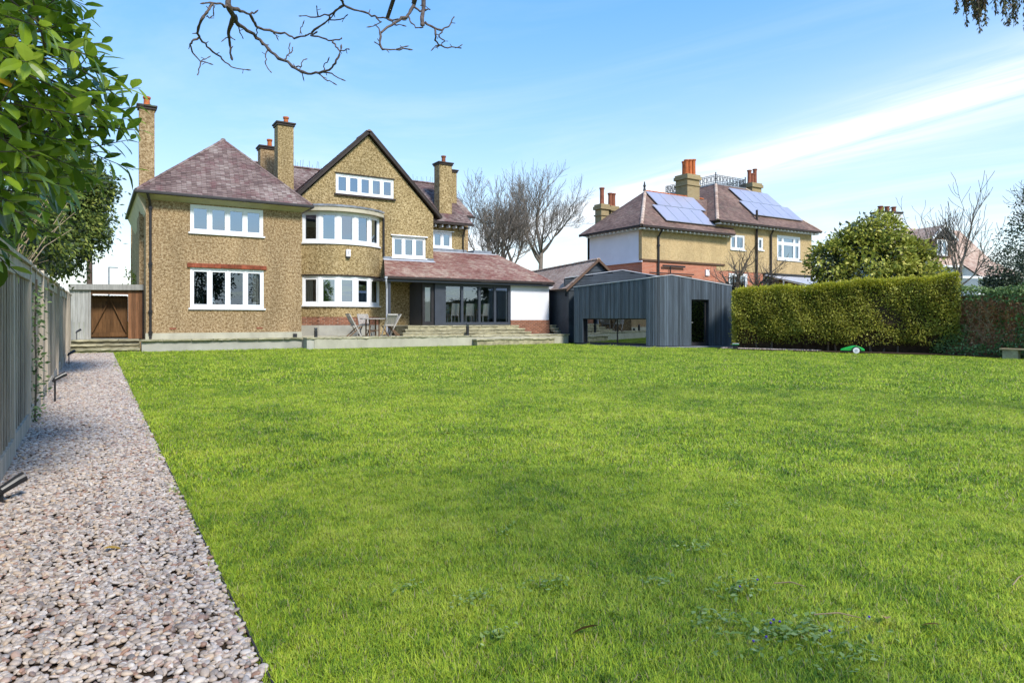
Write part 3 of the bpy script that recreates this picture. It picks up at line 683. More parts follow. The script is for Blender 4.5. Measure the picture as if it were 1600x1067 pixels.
# bow window in the gable
CX, HALF, SAG = 9.55, 1.80, .78
RB = (HALF**2 + SAG**2)/(2*SAG); TH = math.asin(HALF/RB); CYB = GY - SAG + RB
def arc(k, n, grow=0): a = -TH + 2*TH*k/n; return (CX + (RB+grow)*math.sin(a), CYB - (RB+grow)*math.cos(a))
def bow(name, mat, z0, z1, grow=0, n=5, close=.02, back=GY-.001):
    p = [arc(k, n, grow) for k in range(n+1)]; p[0] = (p[0][0], min(p[0][1], back)); p[-1] = (p[-1][0], min(p[-1][1], back))
    return MB().prism(p + [(p[-1][0], back+close-.02), (p[0][0], back+close-.02)], z0, z1).build(name, mat, H)
bow('bay_plinth', 'render_grey', .70, 1.17, .02)
bb = bow('bay_brickwork', 'mortar', 1.17, 1.54, -.02)
for k in range(5):
    p, q = arc(k,5), arc(k+1,5); u = Vector((q[0]-p[0],q[1]-p[1],0)); bricks(bb, (p[0],p[1],0), u, .0, u.length-.004, 1.178, 1.54, lift=-.006)
bow('bay_wall', 'pebbledash_gable', 1.54, 1.99, 0); bow('bay_wall', 'pebbledash_gable', 3.36, 4.74, 0, 20); bow('sill', 'white_upvc', 1.991, 2.05, .07, 15)
bow('sill', 'white_upvc', 4.741, 4.80, .06, 15); bow('drip_mould', 'brown_trim', 3.34, 3.40, .03, 15)
bow('fascia', 'soffit_cream', 6.17, 6.36, .20, 15)
ld = MB(); n = 15
for k in range(n):
    p, q, p2, q2 = arc(k,n,.24), arc(k+1,n,.24), arc(k,n,-.15), arc(k+1,n,-.15)
    hz = .012*(k % 2); ld.add([(p[0],p[1],6.361),(q[0],q[1],6.361),(q[0],q[1],6.43+hz),(p[0],p[1],6.43+hz),(q2[0],min(q2[1],GY-.01),6.52),(p2[0],min(p2[1],GY-.01),6.52)], [(0,1,2,3),(3,2,4,5)])
ld.build('lead_roof', 'lead', H)
for z0, z1, gl in ((2.05,3.34,('glass_clear','glass','glass','glass','glass_clear')), (4.80,6.17,('glass_dark','glass','glass','glass','glass'))):
    for k in range(5):
        p, q = arc(k,5), arc(k+1,5); u = Vector((q[0]-p[0],q[1]-p[1],0)); ln = u.length
        cu = [(.12,.42)] if (k == 0 and z0 < 3) else [(ln-.42,ln-.1)] if k == 4 else None
        window(H, (p[0],p[1],0), u, .004, ln-.004, z0+.002, z1-.002, 1, sill=False, glass=gl[k], fw=.085, sash=.075, inset=.045, curt=cu)
t_ = MB().box(9.46,9.66,28.70,28.815,4.20,4.52); ab = t_.build('alarm_box', 'white_plastic', H, bevel=.02); MB().box(9.475,9.645,28.71,28.815,4.14,4.199).build('strobe', 'black_plastic', ab)
for i in range(3): MB().box(9.53,9.60-i*.012,28.694,28.7,4.40-i*.05,4.42-i*.05).build('print', 'lead', ab)
pipe(H, [(11.52,GY-.02,6.3),(11.52,GY-.06,6.1),(11.52,GY-.06,4.4)], .05)
MB().box(7.07,11.9,29.0,GY-.002,.3,.69).build('footing', 'render_grey', H)
# dark rooms behind the glass
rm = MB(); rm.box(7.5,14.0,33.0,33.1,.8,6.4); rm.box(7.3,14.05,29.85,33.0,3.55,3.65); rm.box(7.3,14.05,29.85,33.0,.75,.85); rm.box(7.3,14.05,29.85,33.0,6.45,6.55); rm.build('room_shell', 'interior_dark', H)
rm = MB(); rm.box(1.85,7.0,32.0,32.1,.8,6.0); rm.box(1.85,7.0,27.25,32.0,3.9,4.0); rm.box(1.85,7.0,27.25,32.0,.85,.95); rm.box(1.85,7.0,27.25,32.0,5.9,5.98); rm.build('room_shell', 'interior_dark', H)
# garden window at the back of the ground-floor room, seen through the front one
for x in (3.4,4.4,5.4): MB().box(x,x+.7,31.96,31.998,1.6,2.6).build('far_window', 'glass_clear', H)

# ------------------------------------------------------------------ ground-floor extension
EY, EZ = 27.6, 3.33
sA = slope3('roof_tiles', 'tile_red', H, [(10.82,EY,EZ),(14.06,EY,EZ),(14.06,29.58,EZ+.465*1.98),(11.55,29.58,EZ+.465*1.98)])
sB = slope3('roof_tiles', 'tile_red', H, [(14.06,EY,EZ),(19.88,EY,EZ),(18.55,31.0,EZ+.465*3.4),(14.06,31.0,EZ+.465*3.4)])
slope3('roof_tiles', 'tile_red', H, [(19.88,EY,EZ),(19.88,33,EZ),(18.55,31.0,EZ+.465*3.4)])
ridge_tiles('tile_red', H, (19.88,EY,EZ), (18.55,31.0,EZ+.465*3.4), .07)
fl = MB(); zf = EZ+.465*1.98
fl.box(11.5,14.12,GY-.03,GY-.003,zf-.02,zf+.14); fl.build('flashing', 'lead', H)
fl = MB(); fl.add([(11.5,GY-.035,zf+.03),(14.12,GY-.035,zf+.03),(14.16,GY-.20,zf-.05),(11.47,GY-.20,zf-.05)], [(0,3,2,1)]); fl.build('flashing', 'lead_light', H)
fl = MB(); fl.box(14.1,18.6,30.96,31.06,EZ+1.56,EZ+1.63); fl.build('flashing', 'lead_light', H)
MB().box(14.12,17.2,31.9,31.998,4.9,5.2).build('flashing', 'lead', H); MB().box(17.2,18.3,31.1,32.4,4.6,5.12).build('flat_roof', 'lead', H); MB().box(14.12,18.6,31.07,31.99,4.6,4.86).build('flat_roof', 'lead', H)
gt = MB().box(10.78,19.92,EY-.10,EY-.004,EZ-.12,EZ-.01); gt.build('gutter', 'brown_trim', H, bevel=.02)
MB().box(10.9,19.86,EY+.0,28.05,EZ-.22,EZ-.125).build('soffit', 'anthracite', H)
MB().box(10.9,13.5,28.05,29.59,EZ-.13,EZ-.07).build('porch_ceiling', 'interior_dark', H)
MB().box(10.78,10.9,EY-.106,EY-.0045,EZ-.11,EZ-.02).build('gutter_end', 'lead_light', H)
pipe(H, [(10.86,EY-.05,EZ-.1),(10.86,EY-.05,EZ-.25),(10.95,EY+.1,EZ-.55),(10.95,EY+.1,.74)], .04, 'lead_light')
MB().box(11.02,11.14,EY+.12,EY+.24,.72,EZ-.22).build('porch_post', 'anthracite', H)
WY = 27.9
for x0, x1 in ((17.52,19.82),):
    MB().box(x0,x1,WY,WY+.2,1.405,EZ-.22).build('white_panel', 'white_render', H)
    MB().box(x1-.05,x1+.004,WY-.01,WY-.0005,1.41,EZ-.225).build('corner_bead', 'white_upvc', H)
bw = MB().box(17.5,19.84,WY-.02,WY+.2,.5,1.40).build('brick_plinth', 'mortar', H); bricks(bw, (0,WY-.02,0), X1, 17.5,19.84,.655,1.40, lift=.012)
wall('wall', 'white_render', H, (19.82,WY+.2,0), (0,1,0), rect(0,4.8,.5,EZ-.1))
MB().box(13.38,13.80,WY,WY+.25,1.16,EZ-.221).build('grey_panel', 'anthracite', H)
sl = MB(); sl.box(12.80,12.92,WY+.1,WY+.25,1.16,EZ-.221); sl.box(13.24,13.379,WY+.1,WY+.25,1.16,EZ-.221); sl.box(12.92,13.24,WY+.1,WY+.25,1.16,1.33); sl.box(12.92,13.24,WY+.1,WY+.25,EZ-.42,EZ-.221)
sl = sl.build('sidelight', 'black_trim', H); MB().box(12.921,13.239,WY+.2,WY+.22,1.331,EZ-.421).build('blind', 'curtain', sl)
MB().quad((12.92,WY+.16,1.33),(13.24,WY+.16,1.33),(13.24,WY+.16,EZ-.42),(12.92,WY+.16,EZ-.42)).build('pane', 'glass_clear', sl)
MB().box(12.85,12.95,WY+.26,GY-.001,1.16,EZ-.221).build('wall', 'anthracite', H)
# sliding doors of four panes
dx = [13.80,14.82,15.76,16.63,17.50]; dr = MB(); z0, z1 = 1.17, EZ-.221
dr.box(13.80,17.50,WY,WY+.16,z1-.13,z1); dr.box(13.80,17.50,WY,WY+.16,z0,z0+.13)
for i, x in enumerate(dx):
    w = .14 if i in (0,) else .12; x0 = x if i == 0 else (x-.13 if i == 4 else x-.07); dr.box(x0,x0+w,WY+.004*i,WY+.15,z0+.13,z1-.13)
dr = dr.build('sliding_door', 'anthracite', H)
for i in range(4):
    a, b = dx[i]+(.14 if i == 0 else .05), dx[i+1]-(.13 if i == 3 else .07); t = random.uniform(-.003,.003)
    MB().quad((a,WY+.07-t,z0+.13),(b,WY+.07+t,z0+.13),(b,WY+.07,z1-.13),(a,WY+.07,z1-.13)).build('pane', 'glass_door', dr)
MB().box(17.32,17.37,WY+.13,WY+.16,1.3,3.0).build('handle_rail', 'alu', dr)
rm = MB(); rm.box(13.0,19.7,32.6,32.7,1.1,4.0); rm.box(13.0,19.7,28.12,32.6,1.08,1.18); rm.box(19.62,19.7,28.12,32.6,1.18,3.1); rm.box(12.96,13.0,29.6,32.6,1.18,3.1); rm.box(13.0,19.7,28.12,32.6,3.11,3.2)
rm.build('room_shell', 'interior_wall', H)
for x in (14.6,16.4): MB().box(x,x+1.1,32.56,32.599,1.9,2.9).build('far_window', 'white_plastic', H)
rebase(H, (9.5,30,.3))
# dining furniture behind the sliding doors
dt = thing('dining_table', 'wooden dining table on white legs behind the sliding glass doors', 'table', (15.2,29.5,1.18))
MB().box(-1.2,1.2,-.45,.45,.71,.75).build('tabletop', 'table_wood', dt, bevel=.01)
for sx in (-1,1):
    for sy in (-1,1): MB().box(sx*1.1-.04,sx*1.1+.04,sy*.37-.04,sy*.37+.04,0,.708).build('leg', 'white_plastic', dt)
def dining_chair(name, loc, rz, label):
    t = thing(name, label, 'chair', loc, rz, 'dining chairs behind the sliding doors')
    MB().box(-.22,.22,-.22,.22,.42,.49).build('seat', 'chair_fabric', t, bevel=.02)
    b = MB(); b.add([(-.21,.17,.48),(.21,.17,.48),(.21,.22,.48),(-.21,.22,.48),(-.20,.25,1.02),(.20,.25,1.02),(.20,.29,1.02),(-.20,.29,1.02)], [(0,3,2,1),(4,5,6,7),(0,1,5,4),(1,2,6,5),(2,3,7,6),(3,0,4,7)]); b.build('backrest', 'chair_fabric', t, bevel=.015)
    for sx in (-1,1):
        for sy in (-1,1): MB().bar((sx*.19,sy*.19,.43),(sx*.2,sy*.22,0),.035,.035).build('leg', 'white_plastic', t)
for i, (x, y, a, lb) in enumerate([(14.75,28.75,180,'white upholstered dining chair with its back to the glass at the table end'),(15.6,28.7,165,'white upholstered dining chair turned slightly beside the middle mullion'),(16.35,28.65,195,'white upholstered dining chair standing clear of the table near the last pane'),(15.2,30.25,0,'white upholstered dining chair on the far side of the dining table'),(14.3,30.25,8,'white upholstered dining chair at the far table corner by the grey panel')]):
    dining_chair('dining_chair', (x,y,1.18), R(a), lb)

# ------------------------------------------------------------------ terrace, steps
ter = struct(MB().box(7.02,19.68,26.05,28.9,.1,.655).build('terrace', 'render_grey'))
def slab(parent, x0, x1, y0, y1, z, t=.055, mat='stone', name='paving_slab'):
    """flag with a riven edge"""
    m_ = MB(); n = max(2, int((x1-x0)/.12)); top = []; bot = []; f = []
    for i in range(n+1):
        x = x0 + (x1-x0)*i/n; e = random.uniform(-.012,.012); top.append((x,y0+e,z+random.uniform(-.003,.003))); bot.append((x,y0+e+random.uniform(.0,.03),z-t+random.uniform(-.008,.008)))
    vs = top + bot + [(x0,y1,z),(x1,y1,z),(x0,y1,z-t),(x1,y1,z-t)]; k = n+1
    fs = [(i+k, i+k+1, i+1, i) for i in range(n)]
    fs += [tuple(range(k)) + (2*k+1, 2*k), (0, 2*k, 2*k+2, k), (n, k+n, 2*k+3, 2*k+1), tuple(range(k, 2*k))[::-1] + (2*k+2, 2*k+3)]
    return m_.add(vs, fs).build(name, mat, parent)
def slab_row(parent, x0, x1, y0, y1, z, lo=.55, hi=.95, t=.055):
    x = x0
    while x < x1 - .05:
        w = random.uniform(lo, hi); e = min(x+w, x1)
        if x1 - e < .3: e = x1
        slab(parent, x, e-.012, y0+random.uniform(-.012,.012), y1, z+random.uniform(-.004,.004), t); x = e
slab_row(ter, 7.0,19.72,25.98,26.52,.715); slab_row(ter, 7.08,11.2,26.525,27.4,.715); slab_row(ter, 7.08,11.2,27.41,28.85,.713); slab_row(ter, 11.2,19.7,26.525,27.4,.713); slab_row(ter, 19.0,19.7,27.41,28.8,.713)
MB().box(7.3,19.66,26.02,26.048,.1,.655).build('retaining_wall', 'render_cream', ter)
for i, (z, y, xa, xb) in enumerate(((.855,26.62,11.25,17.9),(1.0,26.93,11.5,17.75),(1.155,27.24,11.75,17.6))):
    MB().box(xa+.03,xb-.02,y+.04,28.9 if i == 2 else y+.5,.6,z-.056).build('riser', 'stone_edge', ter); slab_row(ter, xa, xb, y, y+.36, z)
slab_row(ter, 11.75,17.49,27.61,27.9,1.153); slab_row(ter, 11.75,13.4,27.91,29.5,1.151)
lowr = MB().box(14.36,18.56,25.66,26.015,.1,.50).build('riser', 'stone_edge', ter); slab_row(ter, 14.3,18.6,25.6,26.0,.555)
for i, (z, y) in enumerate(((.86,27.2),(1.0,27.5),(1.15,27.8))):
    MB().box(19.9,21.4,y+.04,29.2,.1 if i == 0 else .7,z-.056).build('riser', 'stone_edge', ter); slab_row(ter, 19.87,21.42,y,y+.4,z)
# ledge in front of the wing
led = struct(MB().box(1.45,7.0,26.62,26.99,.1,.655).build('ledge', 'render_grey')); slab_row(led, 1.4,7.0,26.5,26.97,.715)
# steps up to the side gate
gs_ = struct(MB().box(-.68,1.44,27.35,30.5,.1,.655).build('gate_steps', 'stone_edge')); slab_row(gs_, -.70,1.42,27.25,27.75,.715); slab_row(gs_, -.70,1.42,27.76,28.6,.713); slab_row(gs_, -.70,1.42,28.61,30.4,.711)
MB().box(-.66,1.40,27.02,27.34,.1,.51).build('riser', 'stone_edge', gs_); slab_row(gs_, -.70,1.42,26.95,27.3,.565)
MB().box(-.66,1.38,26.62,27.01,.1,.36).build('riser', 'stone_edge', gs_); slab_row(gs_, -.70,1.40,26.55,26.97,.415)
bpy.data.objects['ledge'].location.y += .001

# ------------------------------------------------------------------ timber gateway
GW = thing('timber_gateway', 'flat-roofed timber gateway with silvered boards and brown double gate beside the house', 'gateway')
gy = 28.0
fr_ = MB().add([(-.72,gy-.12,2.46),(1.58,gy-.12,2.50),(1.58,gy+1.6,2.50),(-.72,gy+1.6,2.46),(-.72,gy-.12,2.66),(1.58,gy-.12,2.70),(1.58,gy+1.6,2.70),(-.72,gy+1.6,2.66)], [(0,3,2,1),(4,5,6,7),(0,1,5,4),(1,2,6,5),(2,3,7,6),(3,0,4,7)]); fr_.build('roof_fascia', 'wood_silver', GW)
for i in range(4): MB().box(-.70+i*.145,-.70+i*.145+.14,gy-.01*(i%2),gy+.03,.72,2.455).build('board', 'wood_silver', GW)
MB().box(-.115,-.06,gy-.03,gy+.08,.72,2.455).build('post', 'wood_silver', GW)
for i in range(4): MB().box(1.09+i*.115,1.09+i*.115+.11,gy-.006*(i%2),gy+.03,.72,2.47).build('board', 'wood_brown', GW)
MB().box(-.06,1.09,gy-.0,gy+.05,2.33,2.46).build('lintel', 'wood_brown', GW)
MB().box(1.55,1.585,gy-.05,gy+.05,.72,2.46).build('post', 'black_trim', GW)
for k, (a, b) in enumerate(((-.05,.52),(.54,1.08))):
    lf = MB(); lf.box(a,b,gy+.55,gy+.58,.80,.95); lf.box(a,b,gy+.55,gy+.58,2.08,2.20)
    s0, s1 = (a+.03, b-.03) if k == 0 else (b-.03, a+.03)
    lf.bar((s0,gy+.535,.95),(s1,gy+.535,2.1),.03,.13,up=(0,1,0)); lf.box(a,b+.03,gy+.606,gy+.612,.74,2.28); lf = lf.build('gate_leaf', 'wood_gate_shaded', GW)
    for i in range(5):
        w = (b-a)/5; MB().box(a+i*w+.004,a+(i+1)*w-.004,gy+.582,gy+.605,.76,2.30).build('board', 'wood_gate_shaded', lf)
rebase(GW, (.4,28.3,.72))
# ------------------------------------------------------------------ slate-blue timber studio
SH = thing('garden_studio', 'slate-blue timber studio with vertical boards, rounded corner and low pitched roof', 'studio')
L0, A0, B0, C0 = Vector((19.35,25.15,0)), Vector((20.30,21.25,0)), Vector((21.10,20.62,0)), Vector((24.30,20.05,0))
d1 = (A0-L0).normalized(); d2 = (C0-B0).normalized()
path_ = [L0, A0]
for i in range(1, 8):                                       # rounded corner, a quadratic curve through the meeting point
    t = i/8; den = d1.x*d2.y-d1.y*d2.x; w = B0-A0; k = (w.x*d2.y-w.y*d2.x)/den; K = A0 + d1*k
    path_.append(A0*(1-t)**2 + K*2*t*(1-t) + B0*t*t)
path_ += [B0, C0]
cum = [0]
for a, b in zip(path_, path_[1:]): cum.append(cum[-1] + (b-a).length)
sA_, sB_, sC_ = cum[1], cum[-2], cum[-1]
def spos(s):
    for i in range(len(path_)-1):
        if s <= cum[i+1] or i == len(path_)-2:
            t = (s-cum[i])/(cum[i+1]-cum[i]); return path_[i].lerp(path_[i+1], t), (path_[i+1]-path_[i]).normalized()
def stop(s):
    return 2.98 + .24*s/sA_ if s <= sA_ else 3.22 + .14*(s-sA_)/(sB_-sA_) if s <= sB_ else 3.36 - .40*(s-sB_)/(sC_-sB_)
WIN = (.52, sA_-.02, .34, 1.47); DOOR = (sB_+1.02, sB_+1.98, .30, 2.30)
s = 0; k = 0
while s < sC_ - .04:
    w = random.uniform(.078,.104); e = min(s+w, sC_); m_ = (s+e)/2; p, u = spos(m_); nr = Vector((u.y,-u.x,0)); g = .006; th = .028 + random.choice((0,0,.006)); off = random.uniform(0,.004)
    z0 = gz(p.y)+.06; q = p - u*((e-s)/2 - g/2); spans = [(z0, None)]
    if WIN[0] <= m_ <= WIN[1]: spans = [(WIN[3], None)]
    if DOOR[0] <= m_ <= DOOR[1]: spans = [(DOOR[3], None)]
    for a, _ in spans:
        ta, tb = stop(s)-.03, stop(e)-.03; o_ = q + nr*(th+off); v_ = u*(e-s-g); n_ = nr*th
        MB().add([o_+Vector((0,0,a)), o_+v_+Vector((0,0,a)), o_+v_-n_+Vector((0,0,a)), o_-n_+Vector((0,0,a)), o_+Vector((0,0,ta)), o_+v_+Vector((0,0,tb)), o_+v_-n_+Vector((0,0,tb)), o_-n_+Vector((0,0,ta))],
                 [(0,3,2,1),(4,5,6,7),(0,1,5,4),(1,2,6,5),(2,3,7,6),(3,0,4,7)]).build('board', 'shed_board', SH)
    s = e; k += 1
wl = wall('wall', 'shed_dark', SH, L0 - Vector((d1.y,-d1.x,0))*.004, d1, [(0,.2),(sA_,.2),(sA_,3.2),(0,2.95)], [(WIN[0],WIN[1]-.02,WIN[2],WIN[3])], depth=.16)
ws_ = sC_-sB_; wr_ = wall('wall', 'shed_dark', SH, B0 - Vector((d2.y,-d2.x,0))*.004, d2, [(0,.2),(ws_,.2),(ws_,2.93),(0,3.33)], [(1.02,1.98,DOOR[2],DOOR[3])], depth=.16)
cr = MB()
for a, b in zip(path_[1:-2], path_[2:-1]): cr.quad(a+Vector((0,0,.2)), b+Vector((0,0,.2)), b+Vector((0,0,3.24)), a+Vector((0,0,3.18)))
cr.build('wall', 'shed_dark', SH)
tr = MB()
for i in range(len(path_)-1):
    a, b = path_[i].copy(), path_[i+1].copy(); u = (b-a).normalized(); nr = Vector((u.y,-u.x,0)); a.z, b.z = stop(cum[i]), stop(cum[i+1])
    tr.obox(a + nr*.055 - Vector((0,0,.03)), b-a, -nr*.12, (0,0,.035))
tr.build('roof_trim', 'lead_light', SH)
Lz, Bz, Cz = L0+Vector((0,0,2.96)), B0+Vector((0,0,3.345)), C0+Vector((0,0,2.94)); rb = Vector((24.0,25.8,3.36))
rf = MB(); rf.add([Lz, A0+Vector((0,0,3.2)), Bz, rb, (22.0,27.5,2.96)], [(0,1,2,3,4)]); rf.add([Bz, Cz, (26.5,25.3,2.94), rb], [(0,1,2,3)]); rf.build('roof', 'lead', SH)
wall('wall', 'shed_dark', SH, C0 + Vector((.0,.16,0)), (2.2,5.25,0), rect(0,5.6,.2,2.92), depth=.1)
n1 = Vector((d1.y,-d1.x,0)); n2 = Vector((d2.y,-d2.x,0))
f = MB(); O_ = L0 - n1*.13; zz0, zz1 = WIN[2], WIN[3]
for a0, a1 in ((WIN[0],WIN[0]+.05),(2.35,2.40),(WIN[1]-.07,WIN[1]-.02)): f.obox(O_ + d1*a0 + Vector((0,0,zz0+.04)), d1*(a1-a0), -n1*.05, (0,0,zz1-zz0-.08))
for b0, b1 in ((zz0,zz0+.04),(zz1-.04,zz1)): f.obox(O_ + d1*WIN[0] + Vector((0,0,b0)), d1*(WIN[1]-WIN[0]-.02), -n1*.05, (0,0,b1-b0))
f = f.build('window', 'black_trim', SH)
for a0, a1 in ((WIN[0]+.05,2.35),(2.40,WIN[1]-.07)):
    o_ = O_ - n1*.02; MB().quad(o_+d1*a0+Vector((0,0,zz0+.04)), o_+d1*a1+Vector((0,0,zz0+.04)), o_+d1*a1+Vector((0,0,zz1-.04)), o_+d1*a0+Vector((0,0,zz1-.04))).build('pane', 'glass_dark', f)
f = MB(); O_ = B0 - n2*.13
for a0, a1 in ((1.02,1.10),(1.90,1.98)): f.obox(O_+d2*a0+Vector((0,0,.30)), d2*(a1-a0), -n2*.05, (0,0,2.0))
f.obox(O_+d2*1.10+Vector((0,0,2.22)), d2*.80, -n2*.05, (0,0,.08)); f.obox(O_+d2*1.10+Vector((0,0,.30)), d2*.80, -n2*.05, (0,0,.12))
f = f.build('door', 'black_trim', SH); o_ = O_ - n2*.02
MB().quad(o_+d2*1.10+Vector((0,0,.42)), o_+d2*1.90+Vector((0,0,.42)), o_+d2*1.90+Vector((0,0,2.22)), o_+d2*1.10+Vector((0,0,2.22))).build('pane', 'glass', f)
MB().obox(O_+d2*1.12+n2*.03+Vector((0,0,1.28)), d2*.12, -n2*.03, (0,0,.025)).build('handle', 'alu', f)
inr = MB(); inr.add([(20.2,25.2,.28),(21.0,21.4,.28),(24.2,20.6,.28),(26.2,25.2,.28),(22.0,27.2,.28)], [(0,1,2,3,4)]); inr.obox((22.6,26.8,.3),(3.4,-1.8,0),(.05,.1,0),(0,0,2.6)); inr.build('interior', 'interior_dark', SH)
pv = MB(); P = [(19.2,25.1),(20.05,21.0),(20.95,20.3),(24.45,19.7),(24.5,20.3),(20.8,21.2),(19.9,25.3)]; pv.prism(P, .1, .262); pv.build('paved_edge', 'slate', SH)
# dark pitched box rising behind the roof
uq = (Vector((24.3,23.75,0))-Vector((19.85,26.55,0))).normalized(); ln = 5.25; O_ = Vector((19.85,26.55,0))
def ptop(a): return 3.50 + .40*a/2.85 if a < 2.85 else 3.90 - .42*(a-2.85)/(ln-2.85)
wall('upper_wall', 'shed_dark', SH, O_, uq, [(0,2.6),(ln,2.6),(ln,ptop(ln)-.02),(2.85,3.87),(0,3.47)], depth=.7)
nq = Vector((uq.y,-uq.x,0)); z = 2.75
while z < 3.86:
    lo = 0 if z+.13 < 3.48 else (z+.13-3.50)*2.85/.40; hi = ln if z+.13 < 3.46 else 2.85 + (3.90-z-.13)*(ln-2.85)/.42
    if hi - lo > .2: MB().obox(O_ + uq*lo + nq*(.03+random.uniform(0,.005)) + Vector((0,0,z)), uq*(hi-lo), -nq*.028, (0,0,.128)).build('board', 'clad_dark', SH)
    z += .136
t2 = MB()
for a, b in ((0,2.85),(2.85,ln)):
    p, q = O_+uq*a+Vector((0,0,ptop(a))), O_+uq*b+Vector((0,0,ptop(b))); t2.obox(p + nq*.06 - Vector((0,0,.03)), q-p, -nq*.12, (0,0,.035))
t2.build('roof_trim', 'lead_light', SH)
MB().add([(21.0,27.0,3.6),(23.0,25.7,3.6),(23.4,27.0,3.6),(22.2,27.9,3.6),(21.6,27.0,3.99),(22.6,26.4,3.99),(22.8,27.1,3.99)], [(0,1,5,4),(1,2,6,5),(4,5,6),(0,4,6,2,3)]).build('roof_lantern', 'lead', SH)
MB().obox((19.86,29.3,.3),(2.2,-1.0,0),(.06,.12,0),(0,0,2.85)).build('link_wall', 'shed_dark', SH)
MB().obox((20.5,29.0,.3),(.25,-2.3,0),(.1,.02,0),(0,0,2.9)).build('link_wall', 'clad_dark', SH)
MB().obox((19.86,28.3,3.0),(.9,-.42,0),(.06,.12,0),(0,0,.14)).build('link_fascia', 'lead_light', SH)
for ob in SH.children:
    if ob.name.startswith('wall'): pass
rebase(SH, (21.8,23,.25))

# ------------------------------------------------------------------ garage behind
GA = thing('tiled_garage', 'old garage with pale mossy tiled roof and dark boarded gable behind the studio', 'garage')
gd = Vector((.223,.975,0)); gn = Vector((.975,-.223,0)); G0 = Vector((21.35,25.75,0)); ez, rz_, hw, lg = 2.95, 4.42, 1.75, 11.0
def GP(a, b, z): return G0 + gd*a + gn*b + Vector((0,0,z))
MB().add([GP(.2,-hw+.2,.3),GP(.2,hw-.2,.3),GP(.2,hw-.2,ez),GP(.2,0,rz_-.16),GP(.2,-hw+.2,ez),GP(lg,-hw+.2,.3),GP(lg,hw-.2,.3),GP(lg,hw-.2,ez),GP(lg,0,rz_-.16),GP(lg,-hw+.2,ez)],
         [(0,1,2,3,4),(9,8,7,6,5),(0,4,9,5),(1,6,7,2)]).build('wall', 'clad_dark', GA)
slope3('roof_tiles', 'tile_pale', GA, [GP(lg+.1,-hw,ez), GP(0,-hw,ez), GP(0,0,rz_), GP(lg+.1,0,rz_)])
slope3('roof_tiles', 'tile_pale', GA, [GP(0,hw,ez), GP(lg+.1,hw,ez), GP(lg+.1,0,rz_), GP(0,0,rz_)])
ridge_tiles('tile_pale', GA, GP(0,0,rz_), GP(lg,0,rz_), .11)
for sgn in (-1,1): MB().obox(GP(-.03,sgn*hw,ez-.16), GP(-.03,0,rz_-.1)-GP(-.03,sgn*hw,ez-.16)+Vector((0,0,-.0)), gd*.06, (0,0,.15)).build('bargeboard', 'brown_band', GA)
z = ez-.1
while z < rz_-.3:
    w = hw*(rz_-z-.2)/(rz_-ez); w = min(w, hw-.15); MB().obox(GP(.17,-w,z), gn*(2*w), gd*.03, (0,0,.13)).build('board', 'clad_dark', GA); z += .14
rebase(GA, (22.5,31,.3))

# ------------------------------------------------------------------ neighbouring house with solar panels
def brickwallmat(name, c1, c2, mort):
    m, n, l, b = newmat(name); tcn = n.new('ShaderNodeTexCoord'); sp_ = n.new('ShaderNodeSeparateXYZ'); l.new(tcn.outputs['Object'], sp_.inputs[0])
    ad = n.new('ShaderNodeMath'); ad.operation = 'ADD'; l.new(sp_.outputs[0], ad.inputs[0]); l.new(sp_.outputs[1], ad.inputs[1])
    cb = n.new('ShaderNodeCombineXYZ'); l.new(ad.outputs[0], cb.inputs[0]); l.new(sp_.outputs[2], cb.inputs[1])
    bt = n.new('ShaderNodeTexBrick'); bt.inputs['Scale'].default_value = 1; bt.inputs['Brick Width'].default_value = .225; bt.inputs['Row Height'].default_value = .075; bt.inputs['Mortar Size'].default_value = .007
    bt.inputs['Color1'].default_value = (*c1,1); bt.inputs['Color2'].default_value = (*c2,1); bt.inputs['Mortar'].default_value = (*mort,1); l.new(cb.outputs[0], bt.inputs['Vector'])
    t = noise(n, l, .8, 5, tcn.outputs['Object']); mr = n.new('ShaderNodeMapRange'); mr.inputs[3].default_value = .7; mr.inputs[4].default_value = 1.3; l.new(t.outputs[0], mr.inputs[0])
    mx = n.new('ShaderNodeVectorMath'); mx.operation = 'SCALE'; l.new(bt.outputs[0], mx.inputs[0]); l.new(mr.outputs[0], mx.inputs['Scale']); l.new(mx.outputs[0], b.inputs['Base Color']); b.inputs['Roughness'].default_value = .9
brickwallmat('brickwall', (.50,.155,.08), (.40,.115,.06), (.46,.34,.25)); brickwallmat('stack_brick', (.33,.25,.12), (.27,.19,.085), (.36,.3,.2))
NB = thing('neighbouring_house', 'neighbouring house with white end wall, red brick ground floor and tall chimney stacks', 'house')
NY = 27.4
wall('wall', 'pebbledash_pale', NB, (0,NY,0), X1, rect(25.8,31.9,4.80,6.60), depth=.25)
wall('wall', 'brickwall', NB, (0,NY+.03,0), X1, rect(25.84,32.9,.2,4.78), depth=.2)
wall('wall', 'white_render', NB, (25.8,32.2,0), (0,-1,0), rect(0,4.54,4.72,6.60), depth=.25)
wall('wall', 'brickwall', NB, (25.84,32.2,0), (0,-1,0), rect(0,4.56,.2,4.70), depth=.2)
MB().box(25.76,32.6,NY-.05,NY-.003,4.70,4.80).build('string_course', 'brown_band', NB); MB().box(25.74,25.797,NY-.05,32.2,4.62,4.71).build('string_course', 'white_render', NB)
W1, W2, W3 = (33.18,34.49,5.76,6.67), (35.79,36.29,5.86,6.65), (37.70,40.16,5.35,6.94)
LW = [(33.0,34.8,2.3,4.3),(36.3,37.3,2.6,4.2)]
wall('wall', 'pebbledash_pale', NB, (0,NY+.02,0), X1, rect(31.9,41.4,4.40,7.36), [W1, W2, W3], depth=.25)
wall('wall', 'brickwall', NB, (0,NY+.04,0), X1, rect(32.91,41.36,.2,4.39), LW, depth=.2)
